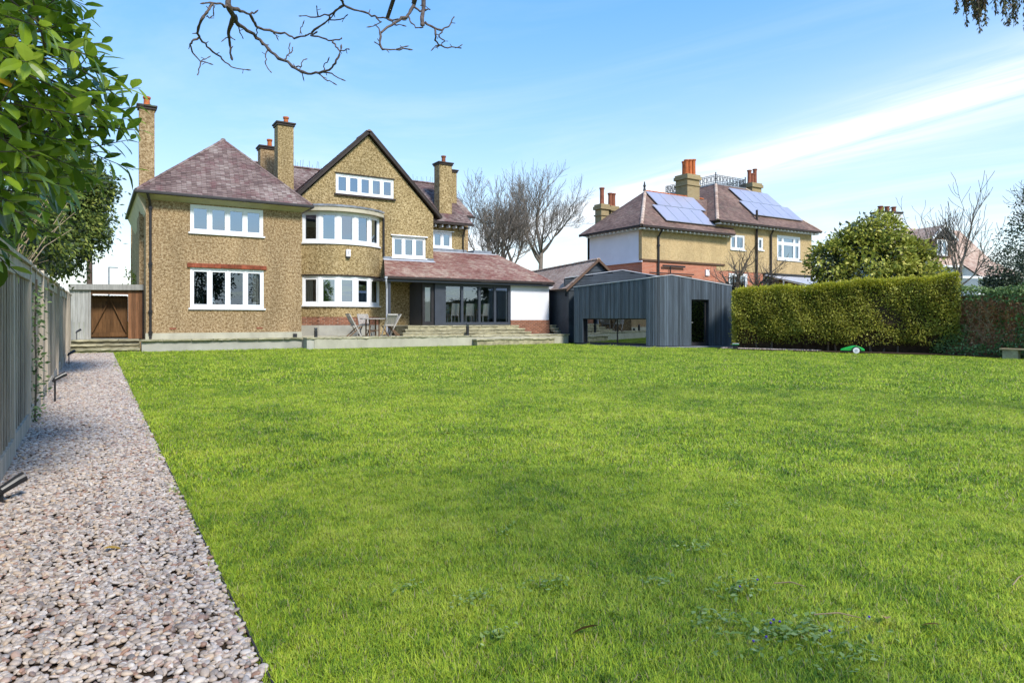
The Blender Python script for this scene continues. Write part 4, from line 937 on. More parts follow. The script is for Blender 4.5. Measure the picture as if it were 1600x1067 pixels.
wall('wall', 'pebbledash_pale', NB, (41.4,NY+.27,0), (0,1,0), rect(0,11,.2,7.36), depth=.2); wall('wall', 'pebbledash_pale', NB, (41.4,38.6,0), (-1,0,0), rect(0,9.4,.2,6.6), depth=.2)
wall('wall', 'pebbledash_pale', NB, (31.92,38.4,0), (0,-1,0), rect(0,10.6,4.8,7.36), depth=.2)
window(NB, (0,NY+.02,0), X1, *W1, 2, glass='glass', curt=[(33.3,33.75),(33.9,34.4)], widths=[1,1.5]); window(NB, (0,NY+.02,0), X1, *W2, 1, glass='glass_dark')
window(NB, (0,NY+.02,0), X1, *W3, 3, glass='glass', transom=6.42, widths=[1,2.2,1], fw=.11, curt=[(37.8,38.2),(38.7,40.0)])
for w in LW: window(NB, (0,NY+.04,0), X1, *w, 2, glass='glass_dark', fw=.12)
rm = MB(); rm.box(32.2,41.2,31.0,31.1,.3,7.3); rm.box(32.2,41.2,27.7,31.0,4.42,4.5); rm.box(32.2,41.2,27.7,31.0,7.2,7.3); rm.build('room_shell', 'interior_dark', NB)
ea = [(25.35,26.95,6.62),(33.1,26.95,6.62),(33.1,32.5,6.62),(25.35,32.5,6.62)]; rA, rB = (28.25,29.72,9.18), (35.0,29.72,9.18)
slope3('roof_tiles', 'tile_grey', NB, [ea[0], ea[1], rB, rA], gauge=.13, tw=.19); slope3('roof_tiles', 'tile_grey', NB, [ea[3], ea[0], rA], gauge=.13, tw=.19)
slope3('roof_tiles', 'tile_grey', NB, [ea[2], ea[3], rA, (33.1,29.72,9.18)], gauge=.13, tw=.19)
ridge_tiles('terracotta', NB, rA, (33.3,29.72,9.18), .11, .3); ridge_tiles('tile_pale', NB, ea[0], rA, .10, .36)
MB().lathe([(.10,0),(.07,.1),(.05,.2),(.09,.3),(.05,.38),(.03,.55)], 8, (28.2,29.72,9.2)).build('finial', 'iron', NB)
eb = [(31.45,26.95,7.38),(41.9,26.95,7.38),(41.9,38.6,7.38),(31.45,38.6,7.38)]; t4 = [(35.3,30.4,10.5),(38.3,30.4,10.5),(38.3,35,10.5),(35.3,35,10.5)]
for i in range(4): j = (i+1) % 4; slope3('roof_tiles', 'tile_grey', NB, [eb[i], eb[j], t4[j], t4[i]], gauge=.13, tw=.19); ridge_tiles('tile_pale', NB, eb[i], t4[i], .10, .36)
MB().box(35.25,38.35,30.35,35.05,10.40,10.54).build('flat_roof', 'lead', NB)
cr = MB()
for (x0,y0),(x1,y1) in (((35.3,30.4),(38.3,30.4)),((35.3,30.4),(35.3,35)),((38.3,30.4),(38.3,35)),((35.3,35),(38.3,35))):
    for z in (10.60,10.72,11.02,11.12): cr.bar((x0,y0,z),(x1,y1,z),.03,.03)
    L_ = math.hypot(x1-x0,y1-y0); n = int(L_/.16)
    for i in range(n+1):
        t = i/n; x, y = x0+(x1-x0)*t, y0+(y1-y0)*t; cr.bar((x,y,10.53),(x,y,11.1),.022,.022)
        if i < n and i % 2 == 0:
            e = ((x1-x0)/n,(y1-y0)/n); cr.bar((x,y,10.74),(x+e[0],y+e[1],11.0),.02,.02); cr.bar((x,y,11.0),(x+e[0],y+e[1],10.74),.02,.02)
for x, y in ((35.3,30.4),(38.3,30.4)): cr.bar((x,y,10.5),(x,y,11.3),.05,.05)
cr.build('roof_cresting', 'iron', NB)
for xa, xb, y, z in ((25.4,32.9,NY-.3,6.50),(31.6,41.7,NY-.3,7.26)):
    MB().box(xa,xb,NY-.52,NY-.45,z-.0,z+.12).build('gutter', 'brown_trim', NB)
    x = xa+.15
    while x < xb-.1: MB().box(x,x+.09,NY-.42,NY-.003,z-.10,z-.02).build('rafter_end', 'white_upvc', NB); x += .36
MB().box(25.28,25.35,26.95,32.4,6.5,6.62).build('gutter', 'brown_trim', NB)
y = 27.1
while y < 32: MB().box(25.40,25.797,y,y+.09,6.40,6.48).build('rafter_end', 'white_upvc', NB); y += .36
def pots(l): return [(x,y,h,.15) for x,y,h in l]
chimney(NB, 31.75,32.85,29.6,30.6,8.2,10.55, 'stack_brick', pots([(31.98,29.9,.95),(32.3,29.9,1.0),(32.62,29.9,1.05),(32.2,30.3,.95)]), stepped=True)
chimney(NB, 39.3,40.3,30.6,31.6,8.2,11.0, 'stack_brick', pots([(39.5,31,.95),(39.8,31,.75),(40.1,31,1.1)]), stepped=True, potm='terracotta_dark')
chimney(NB, 26.32,26.92,31.5,32.1,5.5,8.42, 'stack_brick', pots([(26.62,31.8,1.05)]), stepped=True, potm='terracotta_dark')
chimney(NB, 27.32,27.92,31.75,32.35,5.5,8.42, 'stack_brick', pots([(27.5,32.05,.85),(27.75,32.05,.85)]), stepped=True, potm='terracotta_dark')
wall('wall', 'pebbledash_pale', NB, (31.9,32.2,0), (-1,0,0), rect(0,6.1,.2,6.6), depth=.2)
pipe(NB, [(27.0,NY-.4,6.5),(27.0,NY-.08,6.1),(27.0,NY-.08,.5)], .06, 'black_trim', collars=(5.6,)); pipe(NB, [(35.52,NY-.09,8.35),(35.52,NY-.09,.5)], .07, 'brown_trim'); pipe(NB, [(36.95,NY-.3,7.25),(36.95,NY-.08,6.9),(36.95,NY-.08,2)], .06, 'brown_trim')
MB().bar((26.3,NY-.1,4.05),(29.8,NY-.1,4.05),.05,.06).build('pipe_run', 'black_trim', NB); MB().bar((27.3,NY-.1,4.48),(29.1,NY-.1,4.48),.05,.10).build('pipe_run', 'black_trim', NB); MB().bar((27.9,NY-.1,4.05),(27.9,NY-.1,4.48),.05,.06).build('pipe_run', 'black_trim', NB)
MB().box(30.9,31.2,NY-.06,NY+.028,4.05,4.4).build('flue_cover', 'white_plastic', NB)
MB().box(31.3,32.6,NY-.02,NY+.028,3.30,3.42).build('window_arch', 'white_render', NB)
# white lean-to conservatory
cs = MB()
for x in (36.4,37.6,38.8,40.0,41.2): cs.box(x-.05,x+.05,24.6,24.7,.3,3.15)
cs.box(36.4,41.2,24.59,24.71,3.15,3.55); cs.box(36.4,41.2,24.6,24.7,1.0,1.1); cs.box(36.35,36.45,24.7,27.38,2.9,3.05)
cs.bar((36.4,24.65,3.55),(36.4,27.35,4.25),.1,.1); cs.bar((36.4,26,3.0),(36.4,26,3.9),.08,.08); cs = cs.build('conservatory_frame', 'white_upvc', NB)
MB().add([(36.3,24.5,3.60),(41.4,24.5,3.60),(41.4,27.4,4.28),(36.3,27.4,4.28),(36.3,24.5,3.56),(41.4,24.5,3.56),(41.4,27.4,4.24),(36.3,27.4,4.24)], [(0,1,2,3),(7,6,5,4),(0,4,5,1),(1,5,6,2),(3,7,4,0)]).build('roof_sheet', 'lead_light', cs)
MB().quad((36.4,24.65,.4),(41.2,24.65,.4),(41.2,24.65,3.15),(36.4,24.65,3.15)).build('pane', 'glass_dark', cs)
MB().box(36.3,41.5,NY-.12,NY+.018,4.30,4.42).build('flashing', 'iron', NB)
rebase(NB, (33,30,.3))
# two arrays of panels lying on its front slopes
def solar_array(label, P0, P1, P2, rows, base):
    """P0-P1 eave of the slope, P2 a point up it; rows of (u0, v0, count, pw, ph)"""
    P0, P1, P2 = map(Vector, (P0,P1,P2)); U = (P1-P0).normalized(); w = P2-P0; V = (w-U*w.dot(U)).normalized(); Nn = U.cross(V)
    t = thing('solar_array', label, 'solar panels')
    for u0, v0, n, pw, ph in rows:
        for i in range(n):
            o = P0 + U*(u0+i*pw) + V*v0 + Nn*.10
            p = MB().obox(o, U*(pw-.02), V*(ph-.02), Nn*.035).build('panel', 'alu', t)
            MB().quad(o+U*.03+V*.03+Nn*.038, o+U*(pw-.05)+V*.03+Nn*.038, o+U*(pw-.05)+V*(ph-.05)+Nn*.038, o+U*.03+V*(ph-.05)+Nn*.038).build('cell_face', 'solar', p)
            for k in (.2,.8): MB().obox(o + U*(pw*k) + V*.2 - Nn*.13, U*.04, V*(ph-.4), Nn*.128).build('mounting_rail', 'alu', p)
    rebase(t, base)
solar_array('eight solar panels in two staggered rows on the lower slope beside the big chimney', ea[0], ea[1], rB, [(2.20,.50,4,1.02,1.60),(2.72,2.11,4,1.02,1.45)], (29.5,28,7))
solar_array('nine solar panels in two staggered rows below the iron roof cresting', eb[0], eb[1], t4[1], [(4.15,.95,5,1.02,1.60),(4.55,2.56,4,1.02,1.60)], (37,28.5,8))
# ------------------------------------------------------------------ leaves and trees
def leaf_tmpl(w=.38, curl=.12, fold=.07):
    """pointed leaf one unit long on +x, folded along its midrib"""
    xs = (0,.22,.55,.82,1.0); hw = (.0,.36*w/.38,.5*w/.38,.3*w/.38,0); V = []; F = []
    mid = [(x, 0, -curl*x*x) for x in xs]
    lf = [(x, h*.38, -curl*x*x + fold*h) for x, h in zip(xs[1:4], hw[1:4])]; rt = [(x, -h*.38, -curl*x*x + fold*h) for x, h in zip(xs[1:4], hw[1:4])]
    V = mid + lf + rt            # 0-4 mid, 5-7 left, 8-10 right
    F = [(0,1,5),(1,2,6,5),(2,3,7,6),(3,4,7),(0,8,1),(1,8,9,2),(2,9,10,3),(3,10,4)]
    return np.array(V), F
LV, LF = leaf_tmpl(.42)
DV = np.array([(0,0,0),(.45,.26,.05),(1,0,-.06),(.45,-.26,.05)]); DF = np.array([(0,1,2,3)])
def norm(a): return a/np.maximum(np.linalg.norm(a, axis=1, keepdims=True), 1e-9)
def frames(d, up):
    x = norm(d); y = norm(np.cross(up, x)); z = np.cross(x, y); return np.stack([x, y, z], 2)     # columns
def leaf_mesh(name, P, D, U, size, width=1.0):
    """diamond leaves at P pointing along D with upper side U"""
    n = len(P); Fm = frames(D, U); T = DV[None]*np.array([1, width, 1]); V = np.einsum('nij,nkj->nki', Fm, np.repeat(T, n, 0))*size[:,None,None] + P[:,None]
    F = DF + (np.arange(n)*4)[:,None]
    return mesh_np(name, V.reshape(-1,3), F, RNG.random(n))
def rand_dir(n): return norm(RNG.normal(size=(n,3)))
def in_ellipsoids(n, E, shell=.55):
    """points mostly in the outer shell of a union of ellipsoids, with outward normals"""
    P = []; Nn = []; k = max(1, n//len(E))
    for c, r in E:
        d = rand_dir(k); q = (shell + (1-shell)*RNG.random(k))**.7
        P.append(np.array(c) + d*np.array(r)*q[:,None]); Nn.append(norm(d/np.array(r)))
    return np.concatenate(P), np.concatenate(Nn)
def clumped(n_clump, per, E, spread, size, droop=.0, shell=.6, width=1.0, outward=.8, up=.5, flat=1.0):
    C, Nn = in_ellipsoids(n_clump, E, shell); m = len(C)
    off = RNG.normal(size=(m, per, 3))*spread*np.array([1,1,flat]); P = (C[:,None] + off).reshape(-1,3)
    D = (Nn[:,None]*outward + RNG.normal(size=(m,per,3))*.7 + np.array([0,0,-droop])).reshape(-1,3)
    U = RNG.normal(size=(m*per,3))*.6 + np.array([0,0,up]) + np.repeat(Nn,per,0)*.5
    s = size*RNG.uniform(.6,1.3,m*per); cl = np.repeat(RNG.uniform(0,1,m), per)
    return P, D, U, s, cl
def foliage(parent, mat, args, name='crown', mix=.5):
    P, D, U, s, cl = args; me = leaf_mesh(name, P, D, U, s)
    v = np.clip(cl*mix + RNG.random(len(P))*(1-mix), 0, 1); me.attributes['rnd'].data.foreach_set('value', v.astype(np.float32))
    return linkm(name, me, mat, parent)

def grow(mb, p, d, L_, r, lev, rnd, up=.12, wob=.18, rmin=.006, split=(3,5), ang=(25,55), shrink=(.5,.75), twist=0):
    p = Vector(p); d = Vector(d).normalized(); n = 5; pts = [p.copy()]; rad = [r]; dirs = []
    for i in range(n):
        d = (d + Vector((rnd.gauss(0,wob), rnd.gauss(0,wob), rnd.gauss(0,wob*.6)+up))).normalized(); p = p + d*(L_/n)
        pts.append(p.copy()); dirs.append(d.copy()); rad.append(max(rmin, r*(1-.62*(i+1)/n)))
    mb.tube(pts, rad, 6 if r > .05 else 4 if r > .02 else 3, cap=False)
    if lev <= 0: return
    for _ in range(rnd.randint(*split)):
        t = rnd.uniform(.3, 1.0); i = min(n-1, int(t*n)); b = pts[i].lerp(pts[i+1], t*n-i); dd = dirs[i]
        ax = dd.cross(Vector((rnd.gauss(0,1),rnd.gauss(0,1),rnd.gauss(0,1)))).normalized(); a = R(rnd.uniform(*ang))
        nd = Matrix.Rotation(a, 3, ax) @ dd; rr = max(rmin, r*(1-.62*t)*rnd.uniform(.5,.75))
        grow(mb, b, nd, L_*rnd.uniform(*shrink), rr, lev-1, rnd, up, wob, rmin, split, ang, shrink)
    grow(mb, pts[-1], d, L_*.6, rad[-1], lev-1, rnd, up, wob, rmin, split, ang, shrink)
def bare_tree(name, label, base, stems, mat, seed, group=None, lev=4, rmin=.009, **kw):
    """stems: (height to fork, lean xy, trunk radius, limbs, limb length)"""
    rnd = random.Random(seed); t = thing(name, label, 'tree', base, 0, group)
    for h, lean, r, limbs, L_ in stems:
        top = Vector((lean[0], lean[1], h)); m = Vector((lean[0]*.35+rnd.uniform(-.05,.05), lean[1]*.35, h*.5))
        MB().tube([(lean[2] if len(lean) > 2 else 0,0,-.15), m, top], [r*1.2, r, r*.85], 8).build('trunk', mat, t, smooth=True)
        cm = MB()
        for i in range(limbs):
            a = 2*math.pi*(i+rnd.uniform(-.3,.3))/limbs; el = R(rnd.uniform(35,75)); st = Vector((0,0,-.15)) .lerp(top, rnd.uniform(.82,1))
            grow(cm, m.lerp(top, rnd.uniform(.55,1)) if i else top, (math.cos(a)*math.cos(el), math.sin(a)*math.cos(el), math.sin(el)), L_*rnd.uniform(.8,1.1), r*rnd.uniform(.4,.6), lev-1, rnd, rmin=rmin, **kw)
        grow(cm, top, (lean[0]*.1,lean[1]*.1,1), L_*1.15, r*.8, lev-1, rnd, rmin=rmin, **kw)
        cm.build('crown', mat, t)
    return t

# ------------------------------------------------------------------ boundary fence on the left
FN = thing('timber_fence', 'weathered close-boarded timber fence panels with posts along the pebble path', 'fence')
def fence_panel(y0, y1, x0, x1, top0, top1, tilt=0, rails=True, sparse=False):
    """one panel from y0 to y1; boards stand vertical, every second one proud"""
    n = max(4, int(round((y1-y0)/.105))); fr = MB(); X = lambda t: x0+(x1-x0)*t; Z = lambda t: top0+(top1-top0)*t
    fr.obox((X(0)-.02+.03,y0,Z(0)-.20), (X(1)-X(0),y1-y0,Z(1)-Z(0)), (.035,0,0), (0,0,.16))
    fr.obox((X(0)-.045,y0,Z(0)-.035), (X(1)-X(0),y1-y0,Z(1)-Z(0)), (.12,0,0), (0,0,.035)); fr = fr.build('panel_frame', 'fence_post', FN); MB().obox((X(0)+.01,y0,gz(y0)+.02), (X(1)-X(0),y1-y0,gz(y1)-gz(y0)), (.03,0,0), (0,0,.17)).build('kickboard', 'fence_post', fr)
    for i in range(n):
        t0, t1 = i/n, (i+1)/n; ya, yb = y0+(y1-y0)*t0+.007, y0+(y1-y0)*t1-.007
        if sparse and i % 3 == 1: continue
        zb, zt = gz(ya)+.04, Z(t0)-.05; dx = .02 if i % 2 else 0; xx = X(t0)
        MB().add([(xx+dx-.018,ya,zb),(xx+dx,ya,zb),(xx+dx,yb,zb),(xx+dx-.018,yb,zb),(xx+dx-.018,ya+tilt*i*.01,zt),(xx+dx,ya+tilt*i*.01,zt),(xx+dx,yb+tilt*i*.01,zt),(xx+dx-.018,yb+tilt*i*.01,zt)],
                 [(0,3,2,1),(4,5,6,7),(0,1,5,4),(1,2,6,5),(2,3,7,6),(3,0,4,7)]).build('board', 'fence_wood', fr)
ys = [.45, 2.3, 4.15, 6.0, 7.9, 9.7, 10.75, 12.05, 13.5, 15.4, 17.3, 19.4, 21.4, 23.4, 25.2, 27.1]
for i in range(len(ys)-1):
    y0, y1 = ys[i], ys[i+1]; e = [random.uniform(-.015,.015) for _ in range(3)]
    fence_panel(y0+.05, y1-.05, -.68+e[0], -.68+e[1], gz(y0)+1.97+e[2], gz(y1)+1.97+e[2]-.01, tilt=(0,0,0,0,0,.2,.0,.3,0,0,-.2,.6,.9,.4,0)[i], sparse=(i == 5))
for i, y in enumerate(ys):
    ln_ = random.uniform(-.02,.03); MB().add([(-.72,y-.045,gz(y)-.1),(-.625,y-.045,gz(y)-.1),(-.625,y+.045,gz(y)-.1),(-.72,y+.045,gz(y)-.1),(-.72+ln_,y-.045,gz(y)+2.0),(-.625+ln_,y-.045,gz(y)+2.0),(-.625+ln_,y+.045,gz(y)+2.0),(-.72+ln_,y+.045,gz(y)+2.0)],
         [(0,3,2,1),(4,5,6,7),(0,1,5,4),(1,2,6,5),(2,3,7,6),(3,0,4,7)]).build('post', 'fence_post', FN)
rebase(FN, (-.68,13,.1))
iv = thing('fence_ivy', 'dark ivy climbing through a gap in the timber fence', 'ivy', (-.6,10.3,gz(10.3)))
n = 260; P = np.stack([RNG.normal(-.0,.05,n), RNG.normal(0,.18,n), RNG.uniform(.02,1.75,n)], 1); foliage(iv, 'leaf_ivy', (P, rand_dir(n)+np.array([.8,0,-.3]), rand_dir(n)+np.array([1,0,.3]), RNG.uniform(.04,.08,n), RNG.random(n)), 'leaves')
MB().tube([(-.02,.05,0),(.0,-.03,.6),(-.02,.08,1.2),(.0,0,1.8)], .012, 5).build('stem', 'bark_dark', iv)

# spike lights along the path
def spike_light(loc, rz, h, label):
    t = thing('path_light', label, 'garden light', (loc[0],loc[1],gz(loc[1])), rz, 'spike lights along the pebble path')
    MB().tube([(0,0,-.1),(0,0,h-.02)], .013, 8).build('stem', 'black_plastic', t)
    MB().tube([(-.03,0,h-.04),(.0,0,h),(.10,0,h+.055),(.145,0,h+.075)], [.018,.03,.036,.038], 12).build('lamp_head', 'black_plastic', t, smooth=False)
    MB().tube([(.1451,0,h+.0751),(.148,0,h+.0765)], [.032,.032], 12).build('lens', 'glass_dark', t)
for loc, rz, h, lb in (((-.49,12.35),20,.36,'black spike light with tilted head standing well out from the leaning fence boards'),((-.52,20.6),30,.30,'black spike light close to the fence short of the gate steps'),((-.56,6.05),25,.10,'low black spike light sunk among pebbles by the first fence panel'),((-.47,27.5),40,.28,'small black spike light before the silvered gateway boards')):
    spike_light(loc, R(rz), h, lb)
bpy.data.objects['path_light.003'].location.z = .712

# ------------------------------------------------------------------ laurel leaning over the fence
LA = thing('cherry_laurel', 'glossy green laurel leaning over the fence with large leaves', 'shrub')
E = [((-.72,6.0,3.25),(.80,1.1,1.0)), ((-.85,5.3,2.55),(.55,.9,.75)), ((-.70,5.6,4.2),(.72,1.2,.9)), ((-.95,7.4,2.9),(.75,.9,.8)), ((-.6,5.0,3.4),(.5,.8,1.0)), ((-.62,6.3,3.0),(.76,.7,.6))]
TP, TN = in_ellipsoids(640, E, .45); tw = MB(); Pl = []; Dl = []; Ul = []; Sl = []
for p, n_ in zip(TP, TN):
    d = Vector(n_)*.8 + Vector((random.gauss(.1,.35),random.gauss(-.1,.35),random.gauss(.25,.35))); d.normalize(); p = Vector(p); L_ = random.uniform(.22,.38)
    tw.tube([p-d*.25, p, p+d*L_*.5, p+d*L_], [.006,.005,.004,.002], 4, cap=False); ax = d.orthogonal().normalized(); k = random.randint(6,9)
    for i in range(k):
        t = (i+.6)/k; a = i*2.4; side = Matrix.Rotation(a, 3, d) @ ax; ld = d*(.35+.6*t) + side*.9 + Vector((0,0,-.25))
        Pl.append(p + d*L_*t); Dl.append(ld); Ul.append(Vector((0,0,1)) + d*.6 + Vector((random.gauss(0,.3),random.gauss(0,.3),0))); Sl.append(random.uniform(.12,.20)*(1-.25*(t > .9)))
Pl, Dl, Ul, Sl = np.array([tuple(v) for v in Pl]), np.array([tuple(v) for v in Dl]), np.array([tuple(v) for v in Ul]), np.array(Sl)
Fm = frames(Dl, Ul); zc = Pl[:,0]*.5333 + Pl[:,1]*.8459; xc = Pl[:,0]*.8459 - Pl[:,1]*.5333
inview = (zc > 2) & (800+1039*xc/zc > -20); order = np.argsort(np.where(inview, zc, 99)); near = order[:300]; rest = order[300:]
def multi_leaf(name, idx):
    mb = MB()
    for i in idx:
        V = (LV @ Fm[i].T)*Sl[i] + Pl[i]; mb.add([tuple(v) for v in V], LF, random.random())
    return mb
multi_leaf('foliage', rest).build('foliage', 'leaf_laurel', LA, kind='stuff')
LM = []
for q in range(10): LM.append(MB().add([tuple(v) for v in LV], LF, (q+.5)/10).mesh('leaf'))
for q, m_ in enumerate(LM): m_.materials.append(M['leaf_laurel'])
LY = MB().add([tuple(v) for v in LV], LF, .5).mesh('leaf'); LY.materials.append(M['leaf_yellow'])
for j, i in enumerate(near):
    o = bpy.data.objects.new('leaf', LY if j % 75 == 40 else LM[j % 10]); COL.objects.link(o); o.parent = LA
    o.matrix_local = Matrix.Translation(Vector(Pl[i])) @ Matrix(Fm[i].tolist()).to_4x4() @ Matrix.Scale(float(Sl[i]), 4)
tw.build('twigs', 'bark_dark', LA, kind='stuff')
trn = MB(); 
for x, y, tx, ty, tz in ((-1.1,5.6,-.7,5.7,4.2),(-1.15,5.4,-.7,5.0,3.2),(-1.2,6.2,-.9,7.3,3.0),(-1.1,5.9,-.5,6.1,3.3)): trn.tube([(x,y,-.05),(x*.95+tx*.05,(y+ty)/2,tz*.5),(tx,ty,tz)], [.05,.035,.012], 7)
trn.build('trunk', 'bark_dark', LA, smooth=True)
rc = MB()
for i in range(22):
    j = near[RNG.integers(0,300)]; p = Pl[j]; rc.lathe([(.004,0),(.012,.02),(.014,.05),(.010,.09),(.004,.12)], 6, (p[0],p[1],p[2]))
rc.build('flower_spikes', 'leaf_weed', LA, kind='stuff')
rebase(LA, (-1.1,5.7,0))
# dark drooping conifer and bare stems beyond it
CF = thing('drooping_conifer', 'dark green conifer with drooping sprays overhanging the fence', 'tree')
E = [((-.75,16.6,3.7),(.95,1.5,1.3)), ((-.45,16.2,3.1),(.65,1.0,.8)), ((-.5,17.0,4.3),(.75,1.0,.8)), ((-1.3,15.5,3.9),(.9,1.2,1.3)), ((-.15,16.8,4.2),(.5,.7,.5)), ((-.9,13.6,2.75),(.6,1.0,.6)), ((-.35,16.7,3.5),(.72,.9,.6))]
foliage(CF, 'leaf_conifer', clumped(430, 60, E, .085, .085, droop=.6, shell=.75, flat=1.5, up=.8), 'crown', .35)
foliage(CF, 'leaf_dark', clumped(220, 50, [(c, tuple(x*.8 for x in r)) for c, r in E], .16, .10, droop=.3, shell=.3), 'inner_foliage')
MB().tube([(-1.5,16.4,-.05),(-1.35,16.5,1.6),(-1.0,16.6,3.6),(-.8,16.6,4.6)], [.16,.13,.07,.02], 8).build('trunk', 'bark_dark', CF, smooth=True)
rebase(CF, (-1.5,16.4,.1))
BS = thing('straggly_shrub', 'straggling pale bare stems poking over the fence top', 'shrub', (-.95,9.2,0))
bs = MB(); rnd = random.Random(5)
for tx, ty, tz in ((.62,.6,3.05),(.75,1.5,2.85),(.45,.3,2.75),(.7,2.2,2.7),(.25,-.6,2.6),(.35,1.0,2.5)): 
    bs.tube([(0,0,.05),(.12,ty*.2,1.7),(tx*.6,ty*.6,(tz+2)*.5),(tx,ty,tz)], [.012,.009,.006,.003], 5); bs.tube([(tx*.7,ty*.7,(tz*.6+.9)),(tx*.7+.15,ty*.7+.3,tz*.6+1.25)], [.005,.002], 4)
for i in range(70): bs.tube([(.25,.3,2.0),(.25+rnd.gauss(0,.09),.3+rnd.gauss(0,.25),2.0+rnd.uniform(.0,.22))], [.003,.002], 3, cap=False)
bs.build('stems', 'twig_tan', BS)

# ------------------------------------------------------------------ hedge on the right
HG = thing('privet_hedge', 'tall clipped privet hedge with yellow-green top along the right boundary', 'hedge')
h0, h1 = Vector((22.86,18.60,0)), Vector((26.95,11.95,0)); hd = (h1-h0).normalized(); hn = Vector((hd.y,-hd.x,0)); hl = (h1-h0).length; thick = 1.5
if hn.x > 0: hn = -hn
def HP(a, b, z): return np.array(h0)[None] + np.outer(a, np.array(hd)) - np.outer(b, np.array(hn)) + np.outer(z, np.array((0,0,1)))
def htop(a): return 2.62 + .42*a/hl + .05*np.sin(a*1.7) + .03*np.sin(a*4.3)
def hbulge(a, z): return .10*np.sin(a*1.3+.5) + .08*np.sin(z*2.2+a*.8) + .05*np.sin(a*5.1+z*3) + .30*np.clip((.95-z)/.6, 0, 1)**2
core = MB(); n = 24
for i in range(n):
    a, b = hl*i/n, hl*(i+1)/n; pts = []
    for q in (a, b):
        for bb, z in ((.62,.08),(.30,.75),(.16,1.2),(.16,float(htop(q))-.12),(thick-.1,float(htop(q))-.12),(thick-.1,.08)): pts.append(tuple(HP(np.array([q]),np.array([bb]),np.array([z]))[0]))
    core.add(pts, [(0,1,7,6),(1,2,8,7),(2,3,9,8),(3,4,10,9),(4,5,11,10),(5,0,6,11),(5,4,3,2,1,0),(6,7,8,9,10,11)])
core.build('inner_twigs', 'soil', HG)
n = 36000; a = RNG.uniform(-.18,hl+.05,n); z = .42 + (htop(a)-.40)*RNG.random(n); low = z < .9+.25*np.sin(a*2.1)*np.sin(a*.7+1)
keepm = ~(low & (RNG.random(n) < .75) & (z < .75+.25*np.sin(a*2.6+1.0))); a, z = a[keepm], z[keepm]; n = len(a)
b = hbulge(a, z) + RNG.normal(0,.075,n) + .03
P = HP(a, b, z); out = np.array(hn)[None]
D = rand_dir(n)*.9 + out*.7 + np.array([[0,0,.25]]); U = rand_dir(n)*.7 + np.array([[0,0,.8]]) + out*.5
patch = .5+.5*np.sin(a*1.9+np.sin(z*2.3)*1.5)*np.sin(z*2.7+a*.6); foliage(HG, 'leaf_privet', (P, D, U, RNG.uniform(.055,.10,n), patch), 'leaves', .38)
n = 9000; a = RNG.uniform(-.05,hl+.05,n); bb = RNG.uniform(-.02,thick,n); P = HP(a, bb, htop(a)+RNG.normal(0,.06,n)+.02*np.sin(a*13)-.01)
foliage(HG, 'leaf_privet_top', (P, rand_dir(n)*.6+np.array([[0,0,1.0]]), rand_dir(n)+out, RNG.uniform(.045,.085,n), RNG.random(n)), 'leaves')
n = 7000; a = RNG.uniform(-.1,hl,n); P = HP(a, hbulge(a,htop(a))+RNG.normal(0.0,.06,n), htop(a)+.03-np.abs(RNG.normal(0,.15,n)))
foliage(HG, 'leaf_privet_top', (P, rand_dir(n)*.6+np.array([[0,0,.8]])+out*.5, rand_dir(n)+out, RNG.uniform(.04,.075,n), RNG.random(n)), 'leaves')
n = 3500; bb = RNG.uniform(0,thick,n); z = RNG.uniform(.5,3.0,n); P = HP(np.full(n,hl)+RNG.normal(0,.07,n), bb, z); foliage(HG, 'leaf_privet', (P, rand_dir(n)+np.array(hd)[None]*.6, rand_dir(n), RNG.uniform(.045,.08,n), RNG.random(n)), 'leaves')
for i in range(15):
    q = hl*(i+.5+random.uniform(-.3,.3))/15; p = HP(np.array([q]),np.array([.55+random.uniform(-.15,.2)]),np.array([0]))[0]; p2 = p + np.array([random.uniform(-.15,.15),random.uniform(-.15,.15),1.1])
    MB().tube([(p[0],p[1],gz(p[1])-.05),(p[0]*.5+p2[0]*.5+random.uniform(-.05,.05),p[1]*.5+p2[1]*.5,.6),tuple(p2)], [.045,.035,.03], 6).build('stem', 'bark_dark', HG)
n = 2500; bb = RNG.uniform(0,thick,n); z = RNG.uniform(.4,2.6,n); P = HP(RNG.normal(-.12,.06,n), bb, z); foliage(HG, 'leaf_privet', (P, rand_dir(n)-np.array(hd)[None]*.6, rand_dir(n)-np.array(hd)[None]+np.array([[0,0,.6]]), RNG.uniform(.05,.09,n), RNG.random(n)), 'leaves')
rebase(HG, tuple((h0+h1)/2))
# pebbles and litter along the hedge foot
n = 900; a = RNG.uniform(-.6,3.2,n); P = HP(a, RNG.uniform(-.05,.4,n)-.0, np.zeros(n)); P[:,2] = .011*P[:,1]+.012
gp = gn_scatter('edging_pebbles', P, np.stack([RNG.normal(0,.3,n),RNG.normal(0,.3,n),RNG.uniform(0,6,n)],1), np.repeat(RNG.uniform(.02,.035,n)[:,None],3,1), PEB); tag(gp, 'strip of pale pebbles at the foot of the hedge beside the studio', 'gravel')
